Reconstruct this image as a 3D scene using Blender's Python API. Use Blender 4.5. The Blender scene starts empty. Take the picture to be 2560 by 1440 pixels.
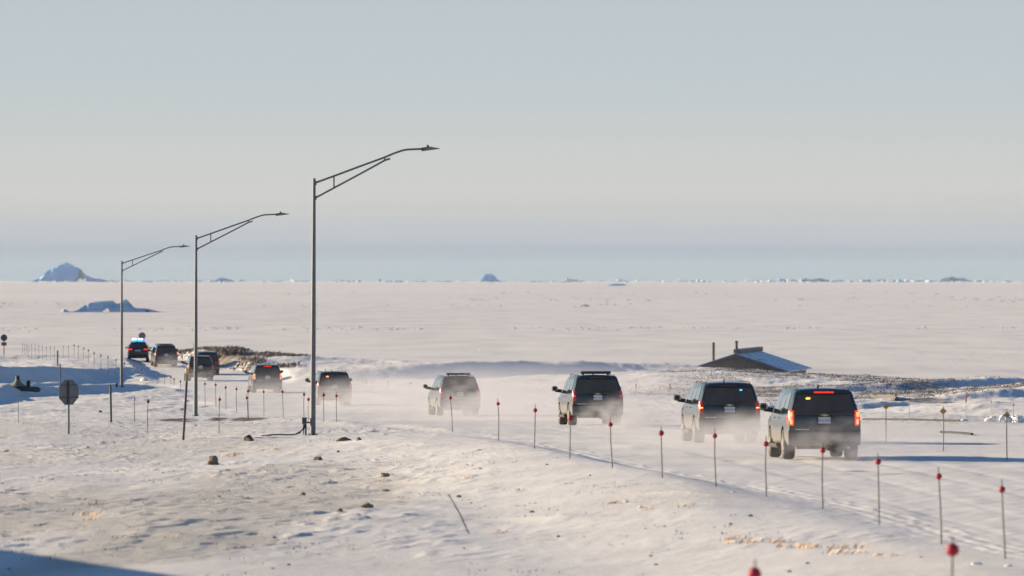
import bpy, bmesh, math, random
import numpy as np
from mathutils import Vector, Matrix
random.seed(7); RNG = np.random.RandomState(11)
R = math.radians
sc = bpy.context.scene
COL = sc.collection
F = 200.0/36.0*2560.0      # focal length in photo pixels
HZ = 694.0                 # photo row of the true horizon
# ------------------------------------------------------------------ noise
def _h(ix, iy, s):
    n = (ix*374761393 + iy*668265263 + s*1442695041) & 0x7fffffff
    n = ((n ^ (n >> 13))*1274126177) & 0x7fffffff
    return ((n ^ (n >> 16)) & 0xffff)/65535.0
def vn(x, y, s=0):
    x = np.asarray(x, float); y = np.asarray(y, float)
    ix = np.floor(x).astype(np.int64); iy = np.floor(y).astype(np.int64)
    fx = x-ix; fy = y-iy
    fx = fx*fx*(3-2*fx); fy = fy*fy*(3-2*fy)
    a = _h(ix, iy, s); b = _h(ix+1, iy, s); c = _h(ix, iy+1, s); d = _h(ix+1, iy+1, s)
    return ((a*(1-fx)+b*fx)*(1-fy)+(c*(1-fx)+d*fx)*fy)*2-1
def fbm(x, y, s=0, o=3):
    r = 0; a = 1.0
    for i in range(o):
        r = r+a*vn(x*2.03**i+17*i, y*2.03**i-9*i, s+i); a *= .5
    return r
def sst(a, b, x):
    t = np.clip((np.asarray(x, float)-a)/(b-a), 0, 1)
    return t*t*(3-2*t)
# ------------------------------------------------------------------ terrain
BD = [-60, 60, 100, 154.6, 181, 200, 219, 276, 300, 327, 390, 420, 444, 474, 499, 512, 700]
BZ = [-4.55, -4.6, -4.82, -4.95, -5.28, -5.52, -5.7, -6.72, -7.0, -7.35, -7.92, -8.0, -8.08, -8.12, -7.82, -7.45, -7.35]
def base(y): return np.interp(y, BD, BZ)
def solve_base(u, v):
    d = np.arange(50, 640, .1)
    zr = -(v-HZ)/F*d
    k = np.argmax(zr < base(d))
    return d[k]*(u-1280)/F, d[k]
# roadside rows, photo px: (ball u, ball v, base u, base v)
NEAR = [(2505, 1224, 2514, 1398), (2347, 1191, 2354, 1361), (2195, 1155, 2198, 1314), (2057, 1126, 2058, 1273),
        (1915, 1110, 1917, 1242), (1787, 1090, 1791, 1217), (1653, 1083, 1656, 1195), (1526, 1062, 1532, 1171),
        (1426, 1046, 1424, 1147), (1338, 1026, 1336, 1122), (1245, 1010, 1246, 1102), (1126, 995, 1131, 1080),
        (841, 990, 842, 1055), (809, 988, 810, 1055), (760, 987, 760, 1047), (706, 980, 708, 1046), (659, 980, 660, 1040)]
FARR = [(591, 973, 592, 1030), (564, 969, 565, 1024), (539, 963, 540, 1016), (512, 960, 513, 1012),
        (451, 954, 451, 979), (435, 949, 435, 965), (427, 943, 428, 962), (411, 939, 411, 961), (394, 938, 394, 960),
        (353, 928, 353, 939), (334, 917, 333, 941), (311, 909, 311, 941), (290, 901, 289, 936), (270, 894, 270, 934),
        (252, 889, 252, 925), (235, 883, 235, 917), (221, 877, 221, 910), (209, 872, 209, 904), (196, 867, 196, 900), (185, 864, 185, 897)]
eb = [solve_base(p[2], p[3]) for p in NEAR+FARR[:9]]
eb.sort(key=lambda t: t[1])
EY = [t[1] for t in eb]; EX = [t[0] for t in eb]
EY = [60]+EY+[520, 560]; EX = [EX[0]+2.4]+EX+[EX[-1]-8.5, EX[-1]-20]
def edge(y): return np.interp(y, EY, EX)
ky = [0, 98, 154.6, 181, 219, 276, 327, 390, 444, 474, 499, 512, 540, 600]
kx = [20, 12.6, 8.49, 6.94, 3.25, -2.56, -10.2, -16.7, -23.4, -26.0, -30.3, -33.6, -46, -80]
def rc(y): return np.interp(y, ky, kx)
def bump(x, y, cx, cy, sx, sy, h, a=0.0):
    c, s = math.cos(a), math.sin(a)
    u = (x-cx)*c+(y-cy)*s; v = -(x-cx)*s+(y-cy)*c
    return h*np.exp(-(u/sx)**2-(v/sy)**2)
DRIFTS = []
for (u_, v_, w_) in ((532, 1160, 34), (622, 1097, 26), (795, 1150, 26), (862, 1101, 42), (962, 1191, 24), (917, 1269, 36), (965, 1229, 20), (757, 1238, 14), (849, 1279, 18), (375, 1310, 40), (245, 1264, 34), (20, 1225, 50), (1050, 1250, 30), (1330, 1282, 60), (1660, 1255, 40), (1040, 1185, 40)):
    _x, _d = solve_base(u_+w_*1.0, v_); DRIFTS.append((_x, _d, w_/F*_d*.8))
def H(x, y):
    x = np.asarray(x, float); y = np.asarray(y, float)
    z = base(y)
    E = edge(y); C = rc(y)
    road = sst(E-.6, E+.9, x)*(1-sst(C+4.6, C+6.5, x))
    off = 1-road
    t = E-x
    # verge falls gently away from the road towards the camera's left
    z = z-.30*sst(1.2, 7.5, t)*(1-sst(185, 215, y))
    z = z+.03*np.exp(-((t-.9)/.8)**2)*(1-sst(230, 260, y))
    u = x/np.maximum(y, 40)
    smooth = sst(-.028, .0, u-.00012*(y-100))*(1-sst(215, 240, y))*sst(95, 112, y)
    rough = off*(1-.68*smooth)
    # diagonal wind direction for the drifts
    a = R(24); xr = x*math.cos(a)+y*math.sin(a)*.35; yr = -x*math.sin(a)*.6+y*.42
    n1 = fbm(x*.16+3, y*.05, 3, 2)
    ys_ = y-1.7*x
    n2 = fbm(x*.42+.1*y, ys_*.22, 9, 3)
    n3 = fbm(x*1.5, ys_*.62, 21, 3)
    n4 = fbm(x*1.9, ys_*1.7, 33, 2)
    far = sst(230, 330, y)
    rough = rough*(.25+.75*sst(98, 109, y+1.5*n1))
    z = z+rough*(.11*n1+(.016+.05*far)*n2+.020*np.maximum(n3-.05, 0)*(1+1.2*far)+.048*np.maximum(n4-.20, 0)*(.35+.65*sst(-.35, .35, fbm(x*.3, y*.1, 51, 2)))*(1-.6*far))
    rut = sum(np.exp(-((x-C-o_+.25*vn(y*.02, y*0+o_, 8))/.20)**2) for o_ in (-2.6, -.95, .85, 2.5))
    z = z+road*(.014*fbm(x*.8, y*.12, 40, 2)+.006*n4-.009*rut*(1-sst(260, 330, y))+.01*np.maximum(fbm(x*1.2, y*.35, 44, 2), 0))
    sc_ = x-np.interp(y, [100, 127, 135, 150, 165, 190, 200], [4.3, 3.75, 3.3, 2.2, .2, -2.5, -3.6])+.4*vn(y*.08, y*0, 14)
    z = z+.20*np.where(sc_ > 0, np.exp(-(sc_/1.7)**2), np.exp(-(sc_/4.5)**2))*sst(104, 125, y)*(1-sst(178, 198, y))*off
    for (dx_, dy_, w_) in DRIFTS:
        z = z+bump(x, y, dx_, dy_, w_*1.5, .9+w_, .035+.10*w_, R(35))
    # ridged tyre and snowmobile tracks hugging the pole row
    tw = np.exp(-((x-E-.75)/.62)**2)*(1-sst(240, 300, y))
    z = z+tw*(.006*np.sin((x-E)*17+1.4*vn(y*.06, x*0, 5))+.013*np.maximum(vn(x*7, y*1.1, 77), -.2))
    # the crest that curves from the lamp base towards the camera
    # mound with scrub behind the convoy and the drift bank running right from it
    z = z+off*bump(x, y, -27, 520, 4.4, 14, .8)
    z = z+off*bump(x, y, -21, 500, 6.0, 14, .5)
    nx, ny = .9, -.43
    s = (x+16.6)*nx+(y-438)*ny; l = (x+16.6)*.43+(y-438)*.9
    bank = np.where(s > 0, 1-sst(0, 5.0+.8*fbm(l*.08, 0*l, 6, 2), s), 1.0-.5*sst(0, 14, -s))
    z = z+np.interp(l, [-14, -2, 12, 24, 35, 52, 70, 84], [0, .2, .9, 1.3, 1.2, .7, .25, 0])*bank*off*(1+.12*fbm(l*.07, s*.1, 5, 2))
    # drifts in the left hollow
    def drift(ax, ay, bx_, by_, hl, W, back=12.0, fr=2.0):
        L_ = math.hypot(bx_-ax, by_-ay); tx, ty = (bx_-ax)/L_, (by_-ay)/L_
        nx_, ny_ = (ty, -tx) if ty > 0 else (-ty, tx)
        l_ = (x-ax)*tx+(y-ay)*ty; s_ = (x-ax)*nx_+(y-ay)*ny_+.5*fbm(l_*.09, l_*0+ax, 7, 2)
        hh = np.interp(l_/L_, [p[0] for p in hl], [p[1] for p in hl])
        return hh*np.where(s_ > 0, 1-sst(0, W, s_), 1-sst(0, back, -s_))
    z = z+off*drift(-39.6, 392, -31.2, 472, [(-.5, 0), (-.2, 1.5), (.25, 1.55), (.55, 1.25), (.8, .6), (1, .12), (1.1, 0)], 3.0)
    z = z+off*drift(-35.6, 384, -31.0, 420, [(-.3, 0), (0, .45), (.6, .5), (1, .1), (1.2, 0)], 1.6, 4)
    z = z+off*drift(-31.5, 368, -25.6, 410, [(-.3, 0), (0, .5), (.5, .62), (.8, .35), (1, 0)], 1.8, 5)
    z = z+off*drift(-33.6, 340, -30.6, 375, [(-.3, 0), (0, .7), (.6, .6), (1, .05), (1.2, 0)], 1.8, 5)
    z = z+off*drift(20.8, 392, 40.5, 434, [(-.2, 0), (.05, .3), (.5, .55), (1, .65), (1.3, .5)], 2.6, 12)
    z = z+off*drift(24.0, 345, 34.5, 366, [(-.2, 0), (.1, .2), (.5, .42), (1, .5), (1.4, .4)], 2.2, 7)
    z = z+off*drift(13.0, 296, 22.0, 312, [(-.2, 0), (.2, .28), (.6, .34), (1, .15), (1.2, 0)], 1.4, 5)
    # right hand bank
    z = z+off*bump(x, y, 40, 395, 7, 26, .9, R(-12))+off*bump(x, y, 26, 300, 5, 14, .45)+off*bump(x, y, 17, 250, 4, 16, .3)
    z = z+off*bump(x, y, 16, 452, 10, 20, .6)
    # brow: beyond it the land falls to the sea ice
    pu = 1280+x/np.maximum(y, 40)*F
    brow = np.interp(pu, [-3000, 0, 400, 640, 700, 1000, 1650, 1900, 2560, 5000], [560, 548, 540, 530, 520, 505, 500, 486, 420, 400])
    brow = brow+3*vn(x*.15, x*0, 12)
    z = z-16*sst(0, 95, y-brow)
    return z
def rays(u, v, d0=62, d1=640, st=.2):
    d = np.arange(d0, d1, st)
    zr = -(v-HZ)/F*d
    h = H(d*(u-1280)/F, d)
    k = int(np.argmax(zr < h))
    return float(d[k]*(u-1280)/F), float(d[k]), float(h[k])
def G(x, y): return float(H(x, y))
# ------------------------------------------------------------------ materials
def mat(name): 
    m = bpy.data.materials.new(name); m.use_nodes = True
    return m, m.node_tree.nodes, m.node_tree.links, m.node_tree.nodes['Principled BSDF']
def simple(name, col, rough=.6, metal=0, var=.12, scale=12, emit=None, es=0, bumpd=0, coat=0):
    m, N, L, b = mat(name)
    b.inputs['Roughness'].default_value = rough; b.inputs['Metallic'].default_value = metal
    tc = N.new('ShaderNodeTexCoord'); nz = N.new('ShaderNodeTexNoise'); nz.inputs['Scale'].default_value = scale
    nz.inputs['Detail'].default_value = 5
    L.new(tc.outputs['Object'], nz.inputs['Vector'])
    mx = N.new('ShaderNodeMix'); mx.data_type = 'RGBA'
    mx.inputs[6].default_value = tuple(c*(1-var) for c in col)+(1,); mx.inputs[7].default_value = tuple(min(1, c*(1+var)) for c in col)+(1,)
    L.new(nz.outputs['Fac'], mx.inputs[0]); L.new(mx.outputs[2], b.inputs['Base Color'])
    if bumpd:
        bp = N.new('ShaderNodeBump'); bp.inputs['Distance'].default_value = bumpd; bp.inputs['Strength'].default_value = 1
        L.new(nz.outputs['Fac'], bp.inputs['Height']); L.new(bp.outputs['Normal'], b.inputs['Normal'])
    if emit:
        b.inputs['Emission Color'].default_value = emit+(1,); b.inputs['Emission Strength'].default_value = es
    b.inputs['Coat Weight'].default_value = coat
    return m
def snow_mat():
    m, N, L, b = mat('snow')
    g = N.new('ShaderNodeNewGeometry'); at = N.new('ShaderNodeAttribute'); at.attribute_name = 'soil'
    def noise(sx, sy, sz, sc_, det, ro=.6):
        mp = N.new('ShaderNodeMapping'); mp.inputs['Scale'].default_value = (sx, sy, sz)
        mp.inputs['Rotation'].default_value = (0, 0, R(-60))
        L.new(g.outputs['Position'], mp.inputs['Vector'])
        n = N.new('ShaderNodeTexNoise'); n.inputs['Scale'].default_value = sc_; n.inputs['Detail'].default_value = det
        n.inputs['Roughness'].default_value = ro
        L.new(mp.outputs[0], n.inputs['Vector']); return n
    n1 = noise(.38, 1.5, 1, .95, 9, .74); n2 = noise(.5, 1, 1, .22, 4); n3 = noise(.5, 1.2, 1, 5, 4)
    cr = N.new('ShaderNodeValToRGB'); e = cr.color_ramp.elements
    e[0].position = .3; e[0].color = (.72, .675, .64, 1); e[1].position = .7; e[1].color = (.86, .81, .765, 1)
    L.new(n2.outputs['Fac'], cr.inputs[0])
    so = N.new('ShaderNodeValToRGB'); e = so.color_ramp.elements
    e[0].position = .35; e[0].color = (.11, .08, .055, 1); e[1].position = .7; e[1].color = (.30, .23, .165, 1)
    L.new(n3.outputs['Fac'], so.inputs[0])
    # soil mask broken up by noise
    ad = N.new('ShaderNodeMath'); ad.operation = 'MULTIPLY_ADD'; ad.inputs[1].default_value = 1.4; ad.inputs[2].default_value = -.7
    L.new(n1.outputs['Fac'], ad.inputs[0])
    a2 = N.new('ShaderNodeMath'); a2.operation = 'ADD'; L.new(at.outputs['Fac'], a2.inputs[0]); L.new(ad.outputs[0], a2.inputs[1])
    st = N.new('ShaderNodeMapRange'); st.inputs[1].default_value = .42; st.inputs[2].default_value = .62
    L.new(a2.outputs[0], st.inputs[0])
    at2 = N.new('ShaderNodeAttribute'); at2.attribute_name = 'rough'
    n5 = noise(.3, 1.1, 1, .55, 5)
    tm = N.new('ShaderNodeMapRange'); tm.inputs[1].default_value = .56; tm.inputs[2].default_value = .70; tm.inputs[4].default_value = .42; L.new(n5.outputs['Fac'], tm.inputs[0])
    tf = N.new('ShaderNodeMath'); tf.operation = 'MULTIPLY'; L.new(tm.outputs[0], tf.inputs[0]); L.new(at2.outputs['Fac'], tf.inputs[1])
    tint = N.new('ShaderNodeMix'); tint.data_type = 'RGBA'; tint.inputs[7].default_value = (.70, .57, .43, 1); L.new(tf.outputs[0], tint.inputs[0]); L.new(cr.outputs[0], tint.inputs[6])
    mx = N.new('ShaderNodeMix'); mx.data_type = 'RGBA'
    L.new(st.outputs[0], mx.inputs[0]); L.new(tint.outputs[2], mx.inputs[6]); L.new(so.outputs[0], mx.inputs[7])
    L.new(mx.outputs[2], b.inputs['Base Color'])
    b.inputs['Roughness'].default_value = .62; b.inputs['Specular IOR Level'].default_value = .25
    hs = N.new('ShaderNodeMath'); hs.operation = 'MULTIPLY_ADD'; hs.inputs[1].default_value = .5
    L.new(n3.outputs['Fac'], hs.inputs[0]); L.new(n1.outputs['Fac'], hs.inputs[2]); hs.inputs[1].default_value = .7
    bp = N.new('ShaderNodeBump'); bp.inputs['Distance'].default_value = .42
    L.new(hs.outputs[0], bp.inputs['Height']); L.new(at2.outputs['Fac'], bp.inputs['Strength'])
    L.new(bp.outputs['Normal'], b.inputs['Normal'])
    return m
def ice_mat():
    m, N, L, b = mat('sea_ice')
    g = N.new('ShaderNodeNewGeometry')
    def noise(s, det, seed):
        mp = N.new('ShaderNodeMapping'); mp.inputs['Scale'].default_value = s; mp.inputs['Location'].default_value = (seed, 0, 0)
        L.new(g.outputs['Position'], mp.inputs['Vector'])
        n = N.new('ShaderNodeTexNoise'); n.inputs['Scale'].default_value = 1; n.inputs['Detail'].default_value = det
        n.inputs['Roughness'].default_value = .65
        L.new(mp.outputs[0], n.inputs['Vector']); return n
    a = noise((.05, .011, 1), 7, 3); c = noise((.0012, .0007, 1), 5, 9)
    mxn = N.new('ShaderNodeMath'); mxn.operation = 'MULTIPLY_ADD'; mxn.inputs[1].default_value = .75
    L.new(a.outputs['Fac'], mxn.inputs[0]); 
    hf = N.new('ShaderNodeMath'); hf.operation = 'MULTIPLY'; hf.inputs[1].default_value = .35; L.new(c.outputs['Fac'], hf.inputs[0])
    L.new(hf.outputs[0], mxn.inputs[2])
    cr = N.new('ShaderNodeValToRGB'); e = cr.color_ramp.elements
    e[0].position = .40; e[0].color = (.62, .585, .57, 1); e[1].position = .66; e[1].color = (.83, .775, .74, 1)
    x = cr.color_ramp.elements.new(.53); x.color = (.75, .70, .67, 1)
    L.new(mxn.outputs[0], cr.inputs[0]); L.new(cr.outputs[0], b.inputs['Base Color'])
    b.inputs['Roughness'].default_value = .75; b.inputs['Specular IOR Level'].default_value = .15
    bp = N.new('ShaderNodeBump'); bp.inputs['Distance'].default_value = .5; bp.inputs['Strength'].default_value = .35
    L.new(a.outputs['Fac'], bp.inputs['Height']); L.new(bp.outputs['Normal'], b.inputs['Normal'])
    return m
def berg_mat():
    m, N, L, b = mat('berg_ice')
    tc = N.new('ShaderNodeTexCoord'); n = N.new('ShaderNodeTexNoise'); n.inputs['Scale'].default_value = 3; n.inputs['Detail'].default_value = 6
    L.new(tc.outputs['Generated'], n.inputs['Vector'])
    cr = N.new('ShaderNodeValToRGB'); e = cr.color_ramp.elements
    e[0].position = .35; e[0].color = (.07, .34, .74, 1); e[1].position = .7; e[1].color = (.18, .50, .84, 1)  # blue of shaded faces and haze is put into the ice colour
    L.new(n.outputs['Fac'], cr.inputs[0]); L.new(cr.outputs[0], b.inputs['Base Color'])
    b.inputs['Roughness'].default_value = .7
    return m
def paint_mat():
    m, N, L, b = mat('dirty_black_paint')
    tc = N.new('ShaderNodeTexCoord'); sp = N.new('ShaderNodeSeparateXYZ'); L.new(tc.outputs['Object'], sp.inputs[0])
    n = N.new('ShaderNodeTexNoise'); n.inputs['Scale'].default_value = 5; n.inputs['Detail'].default_value = 8; n.inputs['Roughness'].default_value = .65
    mp = N.new('ShaderNodeMapping'); mp.inputs['Scale'].default_value = (1, 1, .6); L.new(tc.outputs['Object'], mp.inputs[0]); L.new(mp.outputs[0], n.inputs['Vector'])
    mr = N.new('ShaderNodeMapRange'); mr.inputs[1].default_value = 1.06; mr.inputs[2].default_value = .5; mr.inputs[3].default_value = .0; mr.inputs[4].default_value = .62
    L.new(sp.outputs[2], mr.inputs[0])
    # flanks collect far more salt and grit than the tailgate
    ab = N.new('ShaderNodeMath'); ab.operation = 'ABSOLUTE'; L.new(sp.outputs[0], ab.inputs[0])
    fl = N.new('ShaderNodeMapRange'); fl.inputs[1].default_value = .93; fl.inputs[2].default_value = 1.0; fl.inputs[3].default_value = .20; fl.inputs[4].default_value = 1.2
    L.new(ab.outputs[0], fl.inputs[0])
    mm = N.new('ShaderNodeMath'); mm.operation = 'MULTIPLY'; L.new(mr.outputs[0], mm.inputs[0]); L.new(fl.outputs[0], mm.inputs[1])
    nn = N.new('ShaderNodeMapRange'); nn.inputs[1].default_value = .3; nn.inputs[2].default_value = .65; nn.inputs[3].default_value = .35; nn.inputs[4].default_value = 1.2
    L.new(n.outputs['Fac'], nn.inputs[0])
    m2 = N.new('ShaderNodeMath'); m2.operation = 'MULTIPLY_ADD'; m2.use_clamp = True; m2.inputs[2].default_value = .05
    L.new(mm.outputs[0], m2.inputs[0]); L.new(nn.outputs[0], m2.inputs[1])
    mx = N.new('ShaderNodeMix'); mx.data_type = 'RGBA'; mx.inputs[6].default_value = (.020, .028, .034, 1); mx.inputs[7].default_value = (.22, .195, .17, 1)
    L.new(m2.outputs[0], mx.inputs[0]); L.new(mx.outputs[2], b.inputs['Base Color'])
    rr = N.new('ShaderNodeMapRange'); rr.inputs[3].default_value = .22; rr.inputs[4].default_value = .9
    L.new(m2.outputs[0], rr.inputs[0]); L.new(rr.outputs[0], b.inputs['Roughness'])
    cw = N.new('ShaderNodeMapRange'); cw.inputs[3].default_value = .7; cw.inputs[4].default_value = 0
    L.new(m2.outputs[0], cw.inputs[0]); L.new(cw.outputs[0], b.inputs['Coat Weight'])
    b.inputs['Coat Roughness'].default_value = .12
    return m
def plate_mat():
    m, N, L, b = mat('plate_face')
    tc = N.new('ShaderNodeTexCoord'); sp = N.new('ShaderNodeSeparateXYZ'); L.new(tc.outputs['Generated'], sp.inputs[0])
    w = N.new('ShaderNodeTexNoise'); w.inputs['Scale'].default_value = 9; w.inputs['Detail'].default_value = 2
    mp = N.new('ShaderNodeMapping'); mp.inputs['Scale'].default_value = (2.2, .01, .35); L.new(tc.outputs['Generated'], mp.inputs[0]); L.new(mp.outputs[0], w.inputs['Vector'])
    cr = N.new('ShaderNodeValToRGB'); e = cr.color_ramp.elements; e[0].position = .44; e[0].color = (.10, .13, .24, 1); e[1].position = .52; e[1].color = (.60, .63, .68, 1)
    L.new(w.outputs['Fac'], cr.inputs[0])
    # letters only in the middle band
    band = N.new('ShaderNodeMath'); band.operation = 'COMPARE'; band.inputs[1].default_value = .48; band.inputs[2].default_value = .24; L.new(sp.outputs[2], band.inputs[0])
    mx = N.new('ShaderNodeMix'); mx.data_type = 'RGBA'; mx.inputs[6].default_value = (.60, .63, .68, 1)
    L.new(band.outputs[0], mx.inputs[0]); L.new(cr.outputs[0], mx.inputs[7]); L.new(mx.outputs[2], b.inputs['Base Color'])
    b.inputs['Roughness'].default_value = .5
    return m
M = {}
M['snow'] = snow_mat(); M['ice'] = ice_mat(); M['berg'] = berg_mat(); M['paint'] = paint_mat(); M['plate'] = plate_mat()
M['blueblack'] = simple('police_black_paint', (.015, .016, .022), .3, coat=.6)
M['glass'] = simple('tinted_glass', (.088, .082, .078), .55, var=.3, scale=3); M['glass'].node_tree.nodes['Principled BSDF'].inputs['Specular IOR Level'].default_value = .2
M['sideglass'] = simple('side_window_glass', (.02, .024, .03), .08, var=.2, coat=1)
M['rubber'] = simple('dusty_rubber', (.045, .041, .038), .9, var=.35, scale=10)
M['rim'] = simple('salted_alloy', (.52, .47, .40), .35, metal=.7, var=.25, scale=8)
M['plastic'] = simple('black_plastic', (.03, .03, .03), .55, var=.2)
M['trim'] = simple('underbody', (.055, .048, .043), .85, var=.3)
M['chrome'] = simple('dull_chrome', (.5, .5, .5), .3, metal=.9)
M['gold'] = simple('gold_badge', (.55, .42, .22), .4, metal=.4)
M['red_off'] = simple('red_lens', (.36, .012, .015), .25, var=.15, coat=.5, emit=(.8, .02, .03), es=.06)
M['red_on'] = simple('red_lens_braking', (.5, .01, .01), .25, emit=(1, .03, .015), es=.62)
M['red_hot'] = simple('brake_filament', (.8, .1, .05), .25, emit=(1, .20, .06), es=1.5)
M['clear'] = simple('clear_lens', (.6, .55, .5), .2)
M['amber_on'] = simple('amber_lamp', (.9, .4, .05), .3, emit=(1, .36, .02), es=2.0)
M['amber_rim'] = simple('amber_lamp_housing', (.5, .05, .02), .3, emit=(1, .08, .01), es=1.0)
M['blue_on'] = simple('blue_strobe', (.02, .2, .9), .3, emit=(.02, .25, 1), es=1.1); M['blue_mid'] = simple('blue_strobe_centre', (.1, .4, .9), .3, emit=(.12, .5, 1), es=1.0)
M['blue_hot'] = simple('blue_strobe_core', (.5, .8, 1), .3, emit=(.45, .8, 1), es=2.6)
M['blue_dim'] = simple('blue_lens', (.02, .10, .5), .25, emit=(.03, .16, .7), es=.8)
M['ridge_ice'] = simple('ridge_ice', (.50, .52, .55), .8)
M['berg_near'] = berg_mat(); M['berg_near'].name = 'near_berg_ice'
for _n in M['berg_near'].node_tree.nodes:
    if _n.type == 'VALTORGB': _n.color_ramp.elements[0].color = (.22, .42, .66, 1); _n.color_ramp.elements[1].color = (.62, .72, .82, 1)  # paler ice colour, the blue of shade still mixed in
M['bar'] = simple('roof_bar_grey', (.045, .05, .045), .6)
M['galv'] = simple('galvanised_steel', (.14, .145, .155), .55, metal=.3, var=.18, scale=6)
M['galv_dark'] = simple('weathered_steel', (.065, .07, .085), .6, metal=.3, var=.2)
M['cable'] = simple('black_cable', (.03, .028, .035), .6)
M['boxgrey'] = simple('grey_box', (.33, .32, .31), .6)
M['wood'] = simple('weathered_wood', (.13, .11, .10), .85, var=.3, scale=8)
M['pole'] = simple('pole_bamboo', (.16, .14, .13), .7, var=.3, scale=20)
M['palepole'] = simple('pale_pole', (.42, .40, .39), .6, var=.15)
M['redball'] = simple('red_reflector', (.27, .008, .02), .6, var=.1, emit=(.8, .0, .04), es=.02)
M['dullred'] = simple('faded_red_reflector', (.13, .035, .04), .5)
M['orangeball'] = simple('orange_reflector', (.50, .25, .08), .5)
M['pinkstake'] = simple('orange_flag', (.75, .30, .20), .6)
M['yellow'] = simple('amber_beacon', (.85, .48, .03), .35)
M['cream'] = simple('cream_reflector_panel', (.66, .55, .36), .6)
M['rock'] = simple('brown_rock', (.20, .155, .115), .9, var=.5, scale=5, bumpd=.02)
M['rockdark'] = simple('dark_rock', (.10, .085, .075), .9, var=.5, scale=6, bumpd=.02)
M['chunk'] = simple('snow_chunk', (.80, .77, .75), .7, var=.05, scale=6)
M['straw'] = simple('straw_grass', (.72, .50, .32), .9, var=.35, scale=3)
M['scrub'] = simple('dark_scrub', (.13, .12, .135), .95, var=.5, scale=1)
M['scrubbrown'] = simple('brown_scrub', (.20, .155, .12), .95, var=.4, scale=1)
M['tank'] = simple('dark_green_tank', (.055, .075, .075), .6, var=.2)
M['olive'] = simple('olive_shell', (.20, .19, .14), .7, var=.2)
M['house'] = simple('brown_cladding', (.34, .25, .19), .9, var=.3, scale=2)
M['roofsnow'] = simple('roof_snow', (.90, .89, .89), .7, var=.04, scale=1)
M['ridge'] = simple('ridge_vent_metal', (.22, .19, .18), .7, var=.45, scale=1.2)
_m = M['roofsnow']; _N = _m.node_tree.nodes; _L = _m.node_tree.links; _b = _N['Principled BSDF']
_t = _N.new('ShaderNodeTexCoord'); _p = _N.new('ShaderNodeMapping'); _p.inputs['Scale'].default_value = (1.1, .35, 1); _L.new(_t.outputs['Object'], _p.inputs[0])
_n = _N.new('ShaderNodeTexNoise'); _n.inputs['Scale'].default_value = 1.3; _n.inputs['Detail'].default_value = 7; _n.inputs['Roughness'].default_value = .7; _L.new(_p.outputs[0], _n.inputs[0])
_c = _N.new('ShaderNodeValToRGB'); _e = _c.color_ramp.elements; _e[0].position = .36; _e[0].color = (.30, .25, .21, 1); _e[1].position = .47; _e[1].color = (.92, .91, .91, 1); _L.new(_n.outputs['Fac'], _c.inputs[0]); _L.new(_c.outputs[0], _b.inputs['Base Color'])
M['pipe'] = simple('flue_pipe', (.15, .125, .105), .7, var=.2)
M['red_rim'] = simple('sign_red_rim', (.33, .09, .09), .6); M['sign_blue'] = simple('sign_blue_face', (.13, .17, .32), .6)
M['shed'] = simple('shed_cladding', (.3, .3, .3), .8, var=.1)
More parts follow.
